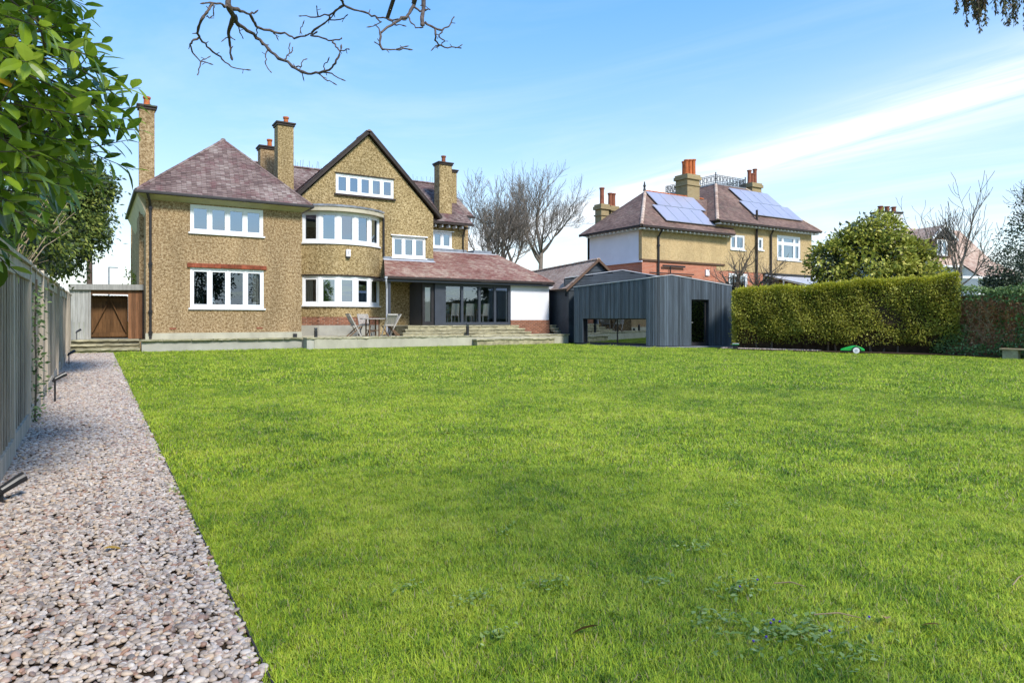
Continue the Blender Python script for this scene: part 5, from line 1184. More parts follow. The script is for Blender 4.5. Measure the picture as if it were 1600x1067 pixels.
# ivy-clad wall beyond the hedge
IV = thing('ivy_wall', 'garden wall smothered in dark ivy with a brown dead patch', 'wall')
i0, i1 = Vector((27.2,12.7,0)), Vector((26.3,4.0,0)); idr = (i1-i0).normalized(); inr_ = Vector((-1,0,0)); il = (i1-i0).length
def IP(a, b, z): return np.array(i0)[None] + np.outer(a, np.array(idr)) + np.outer(b, np.array([-1,.1,0])) + np.outer(z, np.array((0,0,1)))
MB().obox(tuple(i0+Vector((.05,0,.0))), i1-i0, (.4,0,0), (0,0,2.3)).build('wall', 'brick', IV)
n = 15000; a = RNG.uniform(-.25,il,n); z = RNG.uniform(.08,2.55,n)+.08*np.sin(a*3); b = .12+.10*np.sin(a*2.2+z)+.08*np.sin(z*4)+RNG.normal(0,.06,n)
dead = ((np.abs(a-1.5-.1*np.sin(z*3)) < .42+.3*(z > 1.25)) & (z > .55) & (z < 2.12)) | ((z > 1.62) & (z < 2.02) & (a > 1.1)) | ((np.abs(a-2.45) < .2) & (z > .7) & (z < 1.6))
dead = dead & (RNG.random(n) < .75); P = IP(a, b, z); D = rand_dir(n)+np.array([[-.6,0,-.5]]); U = rand_dir(n)*.8+np.array([[-.8,0,.5]]); s_ = RNG.uniform(.07,.13,n)
for msk, mt in ((~dead,'leaf_ivy'),(dead,'leaf_dead')): k = int(msk.sum()); foliage(IV, mt, (P[msk], D[msk], U[msk], s_[msk], RNG.random(k)), 'leaves')
n = 3500; a = RNG.uniform(-.2,il,n); P = IP(a, RNG.uniform(-.4,.3,n), 2.35+.2*RNG.random(n)+.1*np.sin(a*2)); foliage(IV, 'leaf_ivy', (P, rand_dir(n)+np.array([[0,0,.4]]), rand_dir(n)+np.array([[0,0,1]]), RNG.uniform(.06,.12,n), .5+.5*RNG.random(n)), 'leaves')
ds = MB(); rnd = random.Random(8)
for i in range(70):
    a = rnd.uniform(1.0,2.0); z_ = rnd.uniform(.6,1.9); p = IP(np.array([a]),np.array([.2]),np.array([z_]))[0]; q = IP(np.array([a+rnd.gauss(0,.22)]),np.array([.3+rnd.uniform(0,.08)]),np.array([min(2.15,z_+rnd.uniform(-.1,.5))]))[0]; ds.tube([tuple(p),tuple((p+q)/2+RNG.normal(0,.06,3)),tuple(q)], [.008,.006,.003], 4, cap=False)
ds.build('dead_stems', 'twig_tan', IV)
rebase(IV, tuple((i0+i1)/2))
bn = thing('plank_seat', 'low weathered plank on stone blocks in front of the ivy', 'bench', (26.0,9.2,gz(9.2)), R(-88))
MB().box(-1.0,1.4,-.16,.16,.30,.35).build('plank', 'log_cut', bn, bevel=.01)
for x in (-.7,1.0): MB().box(x-.22,x+.22,-.13,.13,-.02,.30).build('block', 'stone_edge', bn, bevel=.015)
# ------------------------------------------------------------------ trees beyond
MG = thing('evergreen_magnolia', 'broad evergreen magnolia with glossy yellow-green leaves behind the hedge', 'tree')
E = [((30.8,17.2,3.2),(2.85,2.4,1.3)), ((30.8,17.2,4.2),(2.1,1.9,1.2)), ((30.8,17.1,5.3),(1.1,1.1,.95)), ((28.9,18.2,4.0),(.9,.9,.9)), ((32.2,16.2,3.3),(1.7,1.4,1.0)), ((29.9,17.6,4.9),(.9,.9,.8)), ((32.0,16.4,4.3),(1.1,1.0,.8))]
foliage(MG, 'leaf_magnolia', clumped(620, 26, E, .15, .19, shell=.8, up=.9, outward=.9), 'crown', .4)
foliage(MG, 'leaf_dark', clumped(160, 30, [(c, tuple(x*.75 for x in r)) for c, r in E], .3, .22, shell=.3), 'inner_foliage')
MB().tube([(30.9,17.4,.0),(30.9,17.3,2.5),(30.9,17.2,5.2)], [.2,.16,.05], 8).build('trunk', 'bark_dark', MG, smooth=True); rebase(MG, (30.9,17.4,.15))
DT = thing('dark_evergreen', 'tall dark evergreen with sparse leaves at the garden corner', 'tree')
E = [((41.2,14.2,7.0),(1.7,1.6,1.6)), ((40.3,14.6,5.6),(1.5,1.4,1.2)), ((42.5,13.6,8.2),(1.4,1.4,1.3)), ((42.3,13.8,6.0),(1.8,1.4,1.5))]
foliage(DT, 'leaf_dark', clumped(380, 9, E, .22, .17, shell=.35, droop=.2), 'crown', .3)
dm = MB(); rnd = random.Random(12)
for i in range(9): grow(dm, (42.2,13.9,3.5+.4*i), (math.cos(i*2.4)*.8-.3,math.sin(i*2.4)*.8,.8), 1.9, .04, 2, rnd, rmin=.012)
dm.build('branches', 'bark_dark', DT); MB().tube([(42.3,13.8,-.1),(42.2,13.9,4),(42.3,13.8,8.6)], [.2,.14,.03], 8).build('trunk', 'bark_dark', DT, smooth=True); rebase(DT, (42.3,13.8,.1))
DB = thing('dark_bush', 'dense dark green bush rising behind the ivy wall', 'shrub')
E = [((37.8,14.2,3.6),(1.3,1.3,1.35)), ((39.4,13.2,3.9),(1.8,1.6,1.4)), ((36.9,14.4,2.9),(.7,.7,.7)), ((39.5,12.2,3.0),(2.0,1.6,1.6))]
foliage(DB, 'leaf_dark', clumped(420, 36, E, .17, .13, shell=.75), 'leaves', .4); MB().lathe([(.9,0),(1.0,1.2),(.8,2.6),(.3,3.3)], 10, (38.6,13.6,.2)).build('inner_stems', 'soil', DB); rebase(DB, (38.6,13.6,.1))
T_KW = dict(split=(4,6), ang=(20,48), shrink=(.5,.7), up=.10, wob=.13)
bare_tree('bare_tree', 'tall bare tree with a single pale trunk beyond the garage roof', (28.4,41.2,.3), [(6.2,(.25,.1),.19,7,3.4)], 'bark_pale', 4, 'bare trees behind the houses', lev=4, rmin=.010, **T_KW)
bare_tree('bare_tree', 'bare multi-stemmed tree rising behind the extension roof ridge', (24.0,39.4,.3), [(5.4,(-.9,.2,-.1),.15,5,2.6),(5.2,(.1,.1),.15,4,2.5),(4.8,(.75,-.2,.1),.14,5,2.5)], 'bark_pale', 9, 'bare trees behind the houses', lev=4, rmin=.010, **T_KW)
bare_tree('bare_tree', 'upright bare tree with pale trunk beside the evergreen magnolia', (34.1,15.1,.2), [(3.4,(.05,0),.085,8,2.1)], 'bark_pale', 21, 'bare trees over the hedge', lev=3, rmin=.011, split=(3,5), ang=(18,45), shrink=(.5,.72), up=.16, wob=.14)
bare_tree('bare_tree', 'slim bare tree leaning left in front of the dormered house', (33.8,15.7,.2), [(3.2,(-.55,.3,.1),.075,5,1.9)], 'bark_pale', 33, 'bare trees over the hedge', lev=3, rmin=.009, split=(3,5), ang=(20,50), shrink=(.5,.7), up=.08, wob=.16)
bare_tree('apple_tree', 'gnarled bare fruit tree leaning against the brick wall behind the hedge', (24.9,20.6,.2), [(2.6,(.25,-.15),.13,5,1.2),(2.2,(1.1,-.55,.15),.11,5,1.3)], 'bark_dark', 15, None, lev=3, rmin=.006, split=(4,6), ang=(25,65), shrink=(.45,.7), up=.05, wob=.24)
sh = thing('leafy_shrub', 'small leafy shrub peeping over the gateway roof beside the house', 'shrub', (1.35,33.5,.3)); foliage(sh, 'leaf_magnolia', clumped(40, 9, [((.15,0,2.75),(.35,.4,.45))], .1, .12, shell=.3), 'leaves'); MB().tube([(.1,0,0),(.15,0,1.6),(.15,0,2.9)], [.04,.03,.01], 6).build('trunk', 'bark_dark', sh)
# magnolia whose bare boughs hang into the top of the picture; its trunk stands behind the camera
MAG = [
  ([(0.756,4.794,3.595),(0.766,4.751,3.482),(0.817,4.873,3.48)],0.0118,0.0112),
  ([(0.817,4.873,3.48),(0.873,5.034,3.497),(1.02,5.247,3.543),(1.089,5.259,3.486),(1.122,5.138,3.39),(1.163,4.915,3.263),(1.195,4.734,3.158),(1.248,4.601,3.086),(1.29,4.485,3.063),(1.32,4.359,3.049),(1.333,4.261,3.065),(1.352,4.236,3.12),(1.37,4.263,3.169)],0.0101,0.0032),
  ([(0.817,4.873,3.48),(0.812,4.997,3.449),(0.825,5.111,3.429),(0.843,5.177,3.39),(0.844,5.132,3.295)],0.0094,0.0049),
  ([(0.785,4.773,3.489),(0.856,4.864,3.521),(0.943,4.979,3.565),(0.976,4.986,3.586)],0.0096,0.0031),
  ([(0.943,4.979,3.565),(0.994,5.111,3.574),(1.045,5.206,3.581),(1.174,5.25,3.589),(1.26,5.156,3.548),(1.293,5.071,3.514),(1.344,4.956,3.505),(1.374,4.869,3.493)],0.0073,0.0033),
  ([(1.361,4.921,3.509),(1.405,4.837,3.542),(1.435,4.738,3.558),(1.446,4.685,3.567)],0.0055,0.0028),
  ([(1.352,4.91,3.483),(1.378,4.699,3.395),(1.386,4.512,3.313),(1.402,4.402,3.282),(1.413,4.387,3.289)],0.0044,0.0023),
  ([(1.385,4.49,3.301),(1.367,4.37,3.217),(1.36,4.261,3.15),(1.375,4.183,3.134),(1.381,4.156,3.131)],0.0036,0.0023),
  ([(0.774,4.762,3.482),(0.719,4.703,3.469),(0.657,4.655,3.442),(0.604,4.62,3.414)],0.0069,0.0029),
  ([(0.657,4.655,3.442),(0.613,4.612,3.353),(0.582,4.622,3.302),(0.577,4.748,3.272),(0.6,4.849,3.277),(0.667,5.017,3.289),(0.736,5.09,3.277),(0.791,5.053,3.218),(0.841,4.99,3.169),(0.916,4.967,3.164)],0.0069,0.0024),
  ([(0.599,4.844,3.278),(0.555,4.845,3.241),(0.546,4.88,3.227),(0.575,4.971,3.209),(0.623,4.989,3.169),(0.676,4.997,3.17)],0.0046,0.0022),
  ([(0.627,4.991,3.17),(0.609,4.927,3.102),(0.591,4.846,3.033)],0.003,0.0022),
  ([(0.627,4.991,3.17),(0.676,5.036,3.221)],0.0025,0.0019),
  ([(0.616,4.636,3.337),(0.641,4.671,3.351)],0.0023,0.0018),
  ([(0.656,4.65,3.432),(0.658,4.653,3.39)],0.0028,0.0022),
  ([(0.825,5.111,3.429),(0.792,5.099,3.397)],0.0028,0.002),
  ([(0.829,5.123,3.427),(0.87,5.176,3.442)],0.0028,0.002),
  ([(0.885,5.069,3.5),(0.908,5.161,3.492),(0.937,5.219,3.486)],0.0031,0.002),
  ([(1.039,5.212,3.576),(1.043,5.262,3.546)],0.0029,0.002),
  ([(1.106,5.182,3.415),(1.074,5.106,3.335),(1.053,4.997,3.241),(1.062,4.893,3.159)],0.0035,0.0022),
  ([(1.166,4.927,3.274),(1.198,4.955,3.324),(1.224,4.953,3.349),(1.241,4.995,3.394)],0.0035,0.0022),
  ([(1.213,4.961,3.342),(1.241,5.076,3.449)],0.0026,0.002),
  ([(1.2,4.73,3.165),(1.224,4.676,3.158),(1.249,4.689,3.213)],0.0031,0.002),
  ([(1.212,4.677,3.118),(1.228,4.659,3.084)],0.0026,0.002),
  ([(1.291,4.49,3.06),(1.327,4.484,3.03),(1.375,4.457,3.006)],0.0033,0.0021),
  ([(1.306,4.433,3.054),(1.35,4.355,3.02),(1.392,4.338,2.998)],0.0033,0.0021),
  ([(1.303,4.422,3.062),(1.301,4.404,3.099),(1.313,4.363,3.108)],0.0028,0.002),
  ([(1.311,5.06,3.535),(1.321,5.074,3.59),(1.331,5.049,3.611)],0.0029,0.002),
  ([(1.168,5.253,3.588),(1.184,5.245,3.561)],0.0029,0.002),
  ([(1.398,4.369,3.587),(1.434,4.463,3.585),(1.466,4.5,3.57),(1.448,4.63,3.579),(1.432,4.728,3.58),(1.38,4.891,3.617),(1.309,5.002,3.652)],0.0074,0.0023),
  ([(1.432,4.728,3.58),(1.438,4.726,3.548),(1.482,4.55,3.504),(1.488,4.53,3.511)],0.0032,0.0021),
  ([(1.391,4.859,3.611),(1.361,4.788,3.639)],0.003,0.0021),
  ([(1.466,4.5,3.57),(1.514,4.431,3.523),(1.566,4.287,3.454),(1.588,4.175,3.388),(1.627,4.079,3.353),(1.687,4.009,3.337)],0.005,0.0026),
  ([(1.582,4.191,3.393),(1.584,4.099,3.332),(1.53,4.136,3.303)],0.003,0.0021),
  ([(1.619,4.091,3.355),(1.632,3.983,3.288),(1.658,3.935,3.266)],0.003,0.0021),
  ([(1.826,4.164,3.613),(1.83,4.143,3.519),(1.742,4.047,3.392),(1.675,4.011,3.332),(1.577,3.984,3.252),(1.521,3.961,3.193),(1.485,3.873,3.099),(1.486,3.83,3.039),(1.552,3.801,3.043),(1.642,3.815,3.07)],0.0079,0.0025),
  ([(1.522,3.969,3.199),(1.548,4.101,3.3)],0.0029,0.002),
  ([(1.483,3.851,3.074),(1.47,3.894,3.097)],0.0027,0.002),
  ([(1.563,3.8,3.046),(1.616,3.798,3.073)],0.0027,0.002),
  ([(1.742,4.033,3.381),(1.723,3.944,3.3),(1.753,3.882,3.253)],0.0036,0.0023),
  ([(1.83,4.143,3.519),(1.847,4.077,3.454),(1.872,4.088,3.471)],0.0048,0.0038),
  ([(1.93,4.205,3.658),(1.874,4.088,3.471),(1.794,3.927,3.305)],0.0096,0.0076),
  ([(1.82,3.945,3.327),(1.874,3.908,3.287),(1.936,3.926,3.296),(2.012,3.97,3.361),(2.073,4.035,3.452)],0.0054,0.0023),
  ([(1.875,3.904,3.28),(1.874,3.894,3.229),(1.924,3.957,3.208),(2.043,4.059,3.249),(2.181,4.146,3.309)],0.0048,0.0023),
  ([(1.936,3.926,3.296),(1.911,3.916,3.239),(1.978,3.971,3.25),(1.938,3.972,3.211)],0.0031,0.002),
  ([(1.884,4.084,3.47),(1.93,4.11,3.503)],0.0029,0.0023),
  ([(1.924,3.957,3.208),(1.888,3.95,3.18)],0.0024,0.0019),
  ([(2.128,4.114,3.286),(2.169,4.124,3.311)],0.0024,0.0019),
]

MT = thing('magnolia_tree', 'bare knobbly magnolia boughs with buds hanging overhead', 'tree')
bo = MB(); tips = []
rnd = random.Random(2)
for pts, r0, r1 in MAG:
    pv = [Vector(p) for p in pts]; fine = [pv[0]]; k = len(pv)
    for i in range(k-1):
        for s_ in (1,2,3): fine.append(pv[i].lerp(pv[i+1], s_/3) + (Vector((rnd.gauss(0,.004),rnd.gauss(0,.006),rnd.gauss(0,.004))) if not (i == k-2 and s_ == 3) and s_ < 3 else Vector()))
    m = len(fine)-1; rad = [(r0+(r1-r0)*i/m)*rnd.uniform(.85,1.22) for i in range(m+1)]; rad = [q*1.45 for q in rad]; bo.tube(fine, rad, 7); tips.append((fine[-1], (fine[-1]-fine[-2]).normalized(), r1))
    for i in range(2, m, 4):
        if rnd.random() < .6 and r0 < .012: q = fine[i] + Vector((rnd.gauss(0,1),rnd.gauss(0,1),rnd.gauss(0,1))).normalized()*.03; bo.tube([fine[i], q], [rad[i]*.6, .0022], 5)
bo.build('boughs', 'bark_magnolia', MT, smooth=True)
bd = MB()
for p, d, r in tips: bd.tube([p-d*.004, p+d*.012, p+d*.026, p+d*.036], [r*1.3, r*2.2, r*1.6, r*.3], 6)
bd.build('buds', 'bark_magnolia', MT, smooth=True, kind='stuff')
lm = MB(); heads = [Vector(MAG[i][0][0]) for i in (0,29,34,40)] if len(MAG) > 40 else [Vector(MAG[0][0][0])]
heads = sorted(heads, key=lambda v: v.x); joint = Vector((2.2,2.6,4.9))
for v in heads: lm.tube([v, v + (joint-v)*.25 + Vector((0,0,.35)), v + (joint-v)*.6 + Vector((0,0,.35)), joint], [.0125,.018,.03,.045], 7)
lm.tube([joint, (2.4,.6,4.6), (2.5,-1.2,3.4), (2.6,-2.0,2.0), (2.6,-2.2,-.1)], [.05,.08,.12,.15,.19], 9); lm.build('trunk', 'bark_magnolia', MT, smooth=True)
cm = MB(); rnd = random.Random(44)  # unseen bare crown, added to cast soft shade over the near lawn
for i in range(7):
    a = i*2.4; grow(cm, (2.5+.1*math.cos(a),-1.6+.1*math.sin(a),2.6+.16*i), (math.cos(a)*.75,math.sin(a)*.75,.75), 2.3, .045, 2, rnd, rmin=.006, split=(4,6), up=.10, shrink=(.5,.75))
cm.build('crown', 'bark_magnolia', MT); rebase(MT, (2.6,-2.2,0))
# cypress at the right whose brown-green tips droop into the corner of the frame
CY = thing('drooping_cypress', 'brown-green cypress spray drooping from above', 'tree'); cy = MB(); PD = []; DD = []
tk = Vector((12.2,2.0,0)); rnd = random.Random(6)
for c, (x, y, z), nn in ((0,(9.02,3.78,5.35),14),(1,(9.55,3.45,5.35),12),(2,(9.9,3.2,5.5),14),(3,(9.25,3.9,5.6),10)):
    e = Vector((x,y,z)); cy.tube([tk+Vector((0,0,5.0)), tk.lerp(e,.5)+Vector((0,0,6.0)) - Vector((0,0,e.z*.5-.0)) + Vector((0,0,e.z*.5)) if False else (tk+Vector((0,0,5.0))).lerp(e,.5)+Vector((0,0,.55)), e], [.05,.035,.015], 6)
    for i in range(nn):
        q = e + Vector((rnd.gauss(0,.16),rnd.gauss(0,.12),rnd.uniform(-.05,.15))); L_ = rnd.uniform(.25,.62); w = Vector((rnd.gauss(0,.10),rnd.gauss(0,.10),-1)).normalized()
        cy.tube([q, q+w*L_*.6, q+w*L_], [.005,.004,.002], 4, cap=False)
        for k in range(90):
            t = rnd.random(); PD.append(tuple(q+w*L_*t + Vector((rnd.gauss(0,.025*(1.3-t)),rnd.gauss(0,.025*(1.3-t)),0)))); DD.append((w.x+rnd.gauss(0,.45),w.y+rnd.gauss(0,.45),-1))
cy.tube([tk+Vector((0,0,-.1)), tk+Vector((.05,0,3)), tk+Vector((0,0,5.2)), tk+Vector((0,0,7.5))], [.22,.18,.13,.03], 9); cy.build('trunk', 'bark_dark', CY, smooth=True)
PD, DD = np.array(PD), np.array(DD); me = leaf_mesh('foliage', PD, DD, rand_dir(len(PD)), RNG.uniform(.03,.06,len(PD)), .7); linkm('foliage', me, 'leaf_cypress', CY); rebase(CY, (12.2,2.0,0))
# planting out of frame that the windows mirror
BH = thing('boundary_hedge', 'dark hedge along the garden boundary mirrored in the glass doors', 'hedge'); bh = MB().box(30.5,32,-26,6,-.3,3.3); bh.box(-14,30.4,-30,-28.4,-.4,3.0); bh.build('inner_twigs', 'leaf_dark', BH)
n = 5000; P = np.concatenate([np.stack([RNG.normal(30.45,.08,n),RNG.uniform(-26,6,n),RNG.uniform(0,3.5,n)],1), np.stack([RNG.uniform(-14,30,n),RNG.normal(-28.3,.08,n),RNG.uniform(0,3.2,n)],1)]); foliage(BH, 'leaf_dark', (P, rand_dir(2*n), rand_dir(2*n), RNG.uniform(.15,.3,2*n), RNG.random(2*n)), 'leaves'); rebase(BH, (16,-20,0))
for i, (x, y, s_) in enumerate(((36,-3,1),(9.5,-20,1.1),(17,-24,1.0),(33.5,3.5,.8))):
    t = thing('garden_tree', ('round-crowned tree mirrored in the sliding doors above the hedge','tall leafy tree far behind the lawn mirrored in upper windows','broad tree at the far garden end mirrored in the bay','small tree over the boundary hedge mirrored in the end pane')[i], 'tree', (x,y,gz(y))); foliage(t, 'leaf_dark', clumped(150, 26, [((0,0,5.2*s_),(2.4*s_,2.4*s_,2.6*s_))], .35, .35, shell=.5), 'crown'); MB().tube([(0,0,-.1),(.1,0,2.5*s_),(0,0,5.5*s_)], [.22,.18,.06], 8).build('trunk', 'bark_dark', t)

# ------------------------------------------------------------------ far house with dormer, pole, street lamp
FH = thing('dormered_house', 'distant pale house with red-brown tiled roof and white dormer behind bare trees', 'house', (58,28,.3), R(-16))
MB().box(-4.2,5.5,-1.0,5,-.3,5.6).build('wall', 'white_render', FH); MB().box(2.2,7.0,-2.6,-1.01,-.3,4.6).build('wall', 'white_render', FH)
slope3('roof_tiles', 'tile_pale', FH, [(-4.5,-1.4,5.5),(5.8,-1.4,5.5),(5.8,2,8.9),(-4.5,2,8.9)], gauge=.2, tw=.28); slope3('roof_tiles', 'tile_pale', FH, [(2.0,-3.0,4.5),(7.3,-3.0,4.5),(6.0,-1.0,5.9),(2.0,-1.0,5.9)], gauge=.2, tw=.28); slope3('roof_tiles', 'tile_pale', FH, [(5.8,5.4,5.5),(-4.5,5.4,5.5),(-4.5,2,8.9),(5.8,2,8.9)], gauge=.2, tw=.28)
MB().add([(2.12,-2.9,4.48),(2.12,-1.02,4.48),(2.12,-1.02,5.8),(6.9,-2.9,4.48),(6.9,-1.02,4.48),(6.9,-1.02,5.0)], [(0,2,1),(3,4,5),(0,3,5,2),(0,1,4,3)]).build('wall', 'white_render', FH); MB().add([(5.5,-1.2,5.5),(5.5,5.2,5.5),(5.5,2,8.7),(-4.2,-1.2,5.5),(-4.2,5.2,5.5),(-4.2,2,8.7)], [(0,1,2),(3,5,4),(0,3,4,1)]).build('wall', 'white_render', FH); MB().box(-4.6,7.4,-3.1,-3.0,4.35,4.52).build('gutter', 'white_upvc', FH); MB().box(-4.6,5.9,-1.5,-1.4,5.35,5.5).build('gutter', 'white_upvc', FH)
dm = MB().box(-.6,1.4,-.9,1.8,6.2,7.7).build('dormer', 'brown_band', FH); slope3('roof_tiles', 'tile_pale', dm, [(-.9,2.0,7.6),(-.9,-1.2,7.6),(.4,-1.2,8.75),(.4,2.0,8.75)], gauge=.2, tw=.28); slope3('roof_tiles', 'tile_pale', dm, [(1.7,-1.2,7.6),(1.7,2.0,7.6),(.4,2.0,8.75),(.4,-1.2,8.75)], gauge=.2, tw=.28)
MB().bar((-.95,-1.25,7.55),(.4,-1.25,8.75),.08,.16).bar((.4,-1.25,8.75),(1.75,-1.25,7.55),.08,.16).build('bargeboard', 'white_upvc', dm)
window(FH, (0,-.9,0), X1, -.1,1.0,6.3,7.6, 2, sill=False, glass='glass', inset=-.03); window(FH, (0,-2.6,0), X1, 3.4,5.0,2.4,4.1, 2, sill=False, glass='glass_dark', inset=-.03)
chimney(FH, -3.2,-.9,1.6,2.6,7,10.1, 'white_render', [(-2.7,2.1,.5,.2),(-2.0,2.1,.5,.2),(-1.3,2.1,.5,.2)], potm='terracotta_dark')
up = thing('utility_pole', 'brown timber utility pole behind the gateway', 'pole', (-.14,40,.3)); MB().tube([(0,0,-.3),(0,0,8.2)], [.15,.11], 10).build('pole', 'pole_wood', up); MB().box(-.7,.7,-.05,.05,7.6,7.7).build('crossarm', 'pole_wood', up)
sl = thing('street_lamp', 'slim grey street lamp with short arm beyond the gateway', 'street lamp', (1.05,60,.3)); MB().tube([(0,0,-.2),(0,0,5.15)], [.08,.05], 8).build('column', 'lead', sl); MB().box(-.05,.62,-.06,.06,5.12,5.2).build('lantern', 'lead', sl)
# ------------------------------------------------------------------ terrace furniture and small things
TB = thing('garden_table', 'round slatted teak garden table on the terrace', 'table', (10.05,27.05,.715))
tp = MB().lathe([(.50,.715),(.525,.72),(.525,.745),(.50,.75)], 28); tp = tp.build('rim', 'teak_grey', TB)
for i in range(9):
    x = -.46+i*.115; w = math.sqrt(max(.02,.49**2-x*x)); MB().box(x-.05,x+.05,-w,w,.751,.762).build('slat', 'teak_grey', TB)
for i in range(4):
    a = math.pi/4+i*math.pi/2; MB().bar((.30*math.cos(a),.30*math.sin(a),0),(.30*math.cos(a),.30*math.sin(a),.714),.05,.05).build('leg', 'teak_dark', TB)
MB().bar((-.22,-.22,.2),(.22,.22,.2),.04,.04).build('stretcher', 'teak_dark', TB); MB().bar((-.22,.22,.245),(.22,-.22,.245),.04,.04).build('stretcher', 'teak_dark', TB)
def folding_chair(loc, rz, label, mat='teak_grey'):
    t = thing('folding_chair', label, 'chair', loc, rz, 'folding chairs round the garden table')
    for sx in (-1,1):
        MB().bar((sx*.23,-.26,.92),(sx*.23,.24,0),.03,.045).build('back_leg', mat, t); MB().bar((sx*.19,.25,.44),(sx*.19,-.25,0),.03,.045).build('front_leg', 'teak_dark' if mat == 'teak_grey' else mat, t)
    for i in range(6): MB().box(-.21,.21,-.10+i*.062,-.10+i*.062+.05,.435,.452).build('seat_slat', mat, t)
    for i in range(7):
        x = -.18+i*.06; MB().bar((x,-.02,.50),(x,-.235,.875),.042,.014).build('back_slat', mat, t)
    MB().bar((-.25,-.265,.915),(.25,-.265,.915),.03,.07).build('top_rail', mat, t); MB().bar((-.215,-.012,.485),(.215,-.012,.485),.03,.045).build('lower_rail', mat, t)
for loc, rz, lb in (((9.22,27.0,.715),R(-90),'weathered folding chair standing sideways beside the bow window end of the table'),((9.95,27.75,.715),R(180),'weathered folding chair behind the round table facing the lawn'),((10.62,26.60,.715),R(12),'weathered folding chair with slatted back turned to the lawn'),((11.05,27.15,.715),R(80),'weathered folding chair nearest the porch downpipe facing the table')): folding_chair(loc, rz, lb)
for loc, h, lb in (((7.45,26.35,.715),.38,'black bollard light at the terrace corner beside the wing'),((14.3,26.45,.715),.52,'black bollard light before the steps to the sliding doors')):
    t = thing('bollard_light', lb, 'bollard light', loc, 0, 'bollard lights on the terrace'); MB().box(-.055,.055,-.055,.055,0,h-.1).build('post', 'black_plastic', t, bevel=.008); MB().box(-.045,.045,-.045,.045,h-.1,h-.06).build('lens', 'glass_dark', t); MB().box(-.055,.055,-.055,.055,h-.06,h).build('cap', 'anthracite', t, bevel=.008)
RM = thing('robot_mower', 'bright green robot mower with white wheels parked on the lawn', 'lawn mower', (24.2,14.35,gz(14.35)), R(-57))
prof = [(-.42,.10),(-.40,.15),(-.25,.21),(-.05,.27),(.06,.285),(.18,.27),(.34,.20),(.40,.15),(.40,.10)]
bm_ = MB(); k = len(prof); vs = []
for y, sc_ in ((-.24,.80),(-.19,1),(.19,1),(.24,.80)): vs += [(x*(.9+.1*sc_), y, .09+(z-.09)*sc_) for x, z in prof]
fs = [(j*k+i, j*k+i+1, (j+1)*k+i+1, (j+1)*k+i) for j in range(3) for i in range(k-1)] + [tuple(range(k))[::-1], tuple(range(3*k,4*k))] + [(j*k, (j+1)*k, (j+1)*k+k-1, j*k+k-1) for j in range(3)]
bm_.add(vs, fs).build('body', 'green_plastic', RM, smooth=False, bevel=.012); MB().box(-.36,.36,-.2,.2,.05,.098).build('chassis', 'black_plastic', RM)
for sy in (-1,1):
    w = MB().tube([(.12,sy*.235,.11),(.12,sy*.285,.11)], .11, 20); w = w.build('wheel', 'white_plastic', RM); MB().tube([(.12,sy*.2851,.11),(.12,sy*.292,.11)], .05, 14).build('hub', 'lead_light', w)
    ar = MB(); pts = [(.12+.145*math.cos(a),sy*.262,.11+.145*math.sin(a)) for a in [R(-10+20*i) for i in range(11)]]; ar.tube(pts, .016, 6); ar.build('wheel_arch', 'black_plastic', RM)
MB().lathe([(.05,0),(.05,.02),(.03,.03)], 14, (0,0,.275)).build('stop_button', 'black_plastic', RM)
cs_ = thing('capped_post', 'short dark post with pale green cap on the pebbles beside the studio', 'post', (22.75,18.55,gz(18.5)), R(-60)); MB().box(-.09,.09,-.09,.09,-.03,.17).build('post', 'black_plastic', cs_, bevel=.01); MB().box(-.13,.13,-.13,.13,.17,.19).build('underplate', 'green_plastic', cs_); MB().box(-.12,.12,-.12,.12,.19,.225).build('cap', 'lead_light', cs_, bevel=.01)
def flat_leaf(loc, s_, rz, mat, label, roll=0):
    t = MB().add([tuple(v) for v in LV*np.array([1,1.25,1.6])], LF, random.random()).build('fallen_leaf', mat); t.location = (loc[0],loc[1],gz(loc[1])+loc[2]); t.rotation_euler = (roll,.1,rz); t.scale = (s_,)*3; tag(t, label, 'leaf', 'fallen leaves')
flat_leaf((.05,4.47,.045), .11, .2, 'leaf_yellow', 'yellow fallen leaf lying on the pebble path'); flat_leaf((.41,3.77,.045), .07, 1.0, 'leaf_dead', 'curled brown leaf on pebbles near the path edging', .5); flat_leaf((-.16,5.16,.045), .06, 2.0, 'leaf_dead', 'small russet leaf among the pebbles beside the fence', .3)
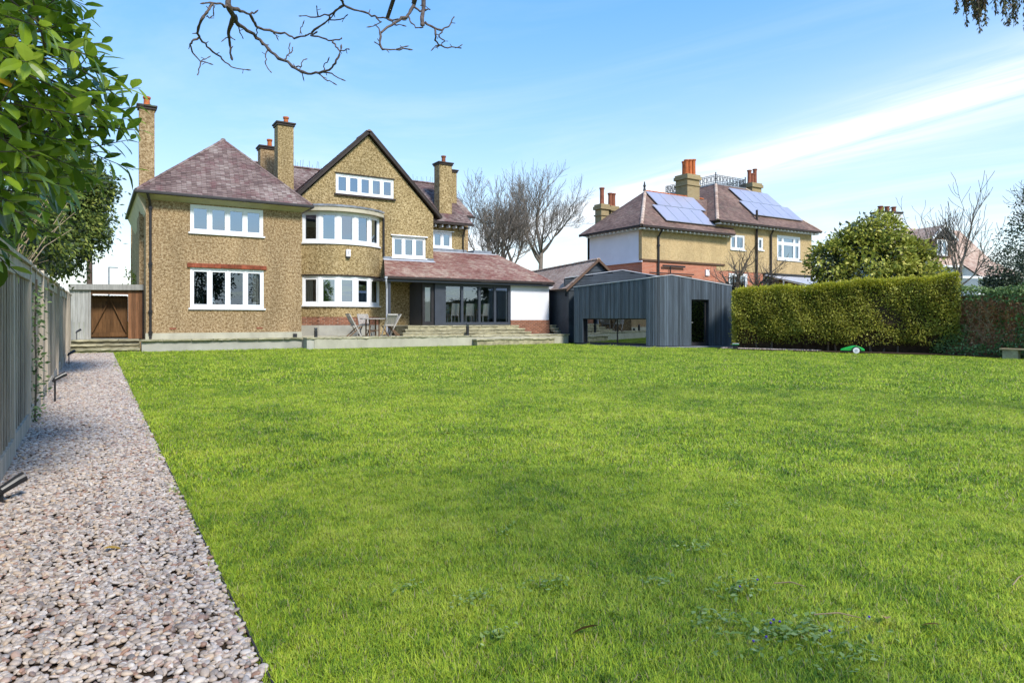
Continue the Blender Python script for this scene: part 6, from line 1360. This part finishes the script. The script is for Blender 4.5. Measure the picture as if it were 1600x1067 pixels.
flat_leaf((1.85,2.23,.058), .13, 2.6, 'leaf_dead', 'pale brown leaf lying alone on the foreground lawn', .5); flat_leaf((3.0,1.62,.05), .08, .6, 'leaf_dead', 'dry tan leaf on lawn past the violets'); flat_leaf((3.15,1.46,.05), .08, 1.9, 'leaf_dead', 'orange-brown curled leaf on lawn beside a dry tan leaf', .4); flat_leaf((3.37,6.77,.05), .08, .6, 'leaf_dead', 'small brown leaf out in the middle of the lawn')
for i, (a, b, lb) in enumerate((((2.93,2.15),(3.03,2.04),'short straw-coloured twig on the lawn behind the violets'),((2.78,1.83),(2.93,1.70),'forked straw-coloured twig lying across the violet patch'),((3.95,1.50),(4.15,1.53),'pale twig on the lawn towards the right'))):
    tag(MB().tube([(a[0],a[1],gz(a[1])+.04),((a[0]+b[0])/2+.01,(a[1]+b[1])/2,gz(a[1])+.052),(b[0],b[1],gz(b[1])+.04)], [.003,.0035,.002], 5).build('twig', 'twig_tan'), lb, 'twig', 'twigs on the lawn')
def weeds(name, label, spots, size):
    P = []; 
    for x, y, r_, n in spots: P.append(np.stack([RNG.normal(x,r_,n),RNG.normal(y,r_*.55,n),np.full(n,.03)+RNG.uniform(0,.022,n)],1))
    P = np.concatenate(P); P[:,2] += .011*P[:,1]; n = len(P); o = foliage(None, 'leaf_weed', (P, rand_dir(n)*np.array([1,1,.25]), rand_dir(n)*.35+np.array([[0,0,1]]), RNG.uniform(.7,1.3,n)*size, RNG.random(n)), name); o['kind'] = 'stuff'; tag(o, label, 'weeds'); return P
P = weeds('violet_leaves', 'patch of rounded violet leaves with tiny purple flowers in the lawn', [(2.78,2.22,.10,70),(2.46,1.84,.13,90),(2.68,1.74,.10,70),(2.58,1.56,.12,50),(2.35,2.05,.08,40),(3.05,2.75,.09,40),(2.45,2.5,.05,20)], .034)
weeds('clover_leaves', 'scattered small clover leaves in the lawn near the path', [(1.55,2.8,.07,45),(1.97,2.76,.08,40),(1.35,3.1,.04,20),(2.2,3.6,.06,20),(3.5,3.9,.08,20),(3.9,3.2,.1,30),(1.45,2.45,.05,26)], .028)
vf = MB()
for i in range(9): p = P[RNG.integers(60,230)]; vf.lathe([(.002,0),(.005,.004),(.006,.008),(.002,.011)], 6, (p[0],p[1],p[2]+.012))
vf = vf.build('violet_flowers', 'violet'); vf['kind'] = 'stuff'; tag(vf, 'tiny purple violet flowers among the leaves on the lawn', 'flowers')
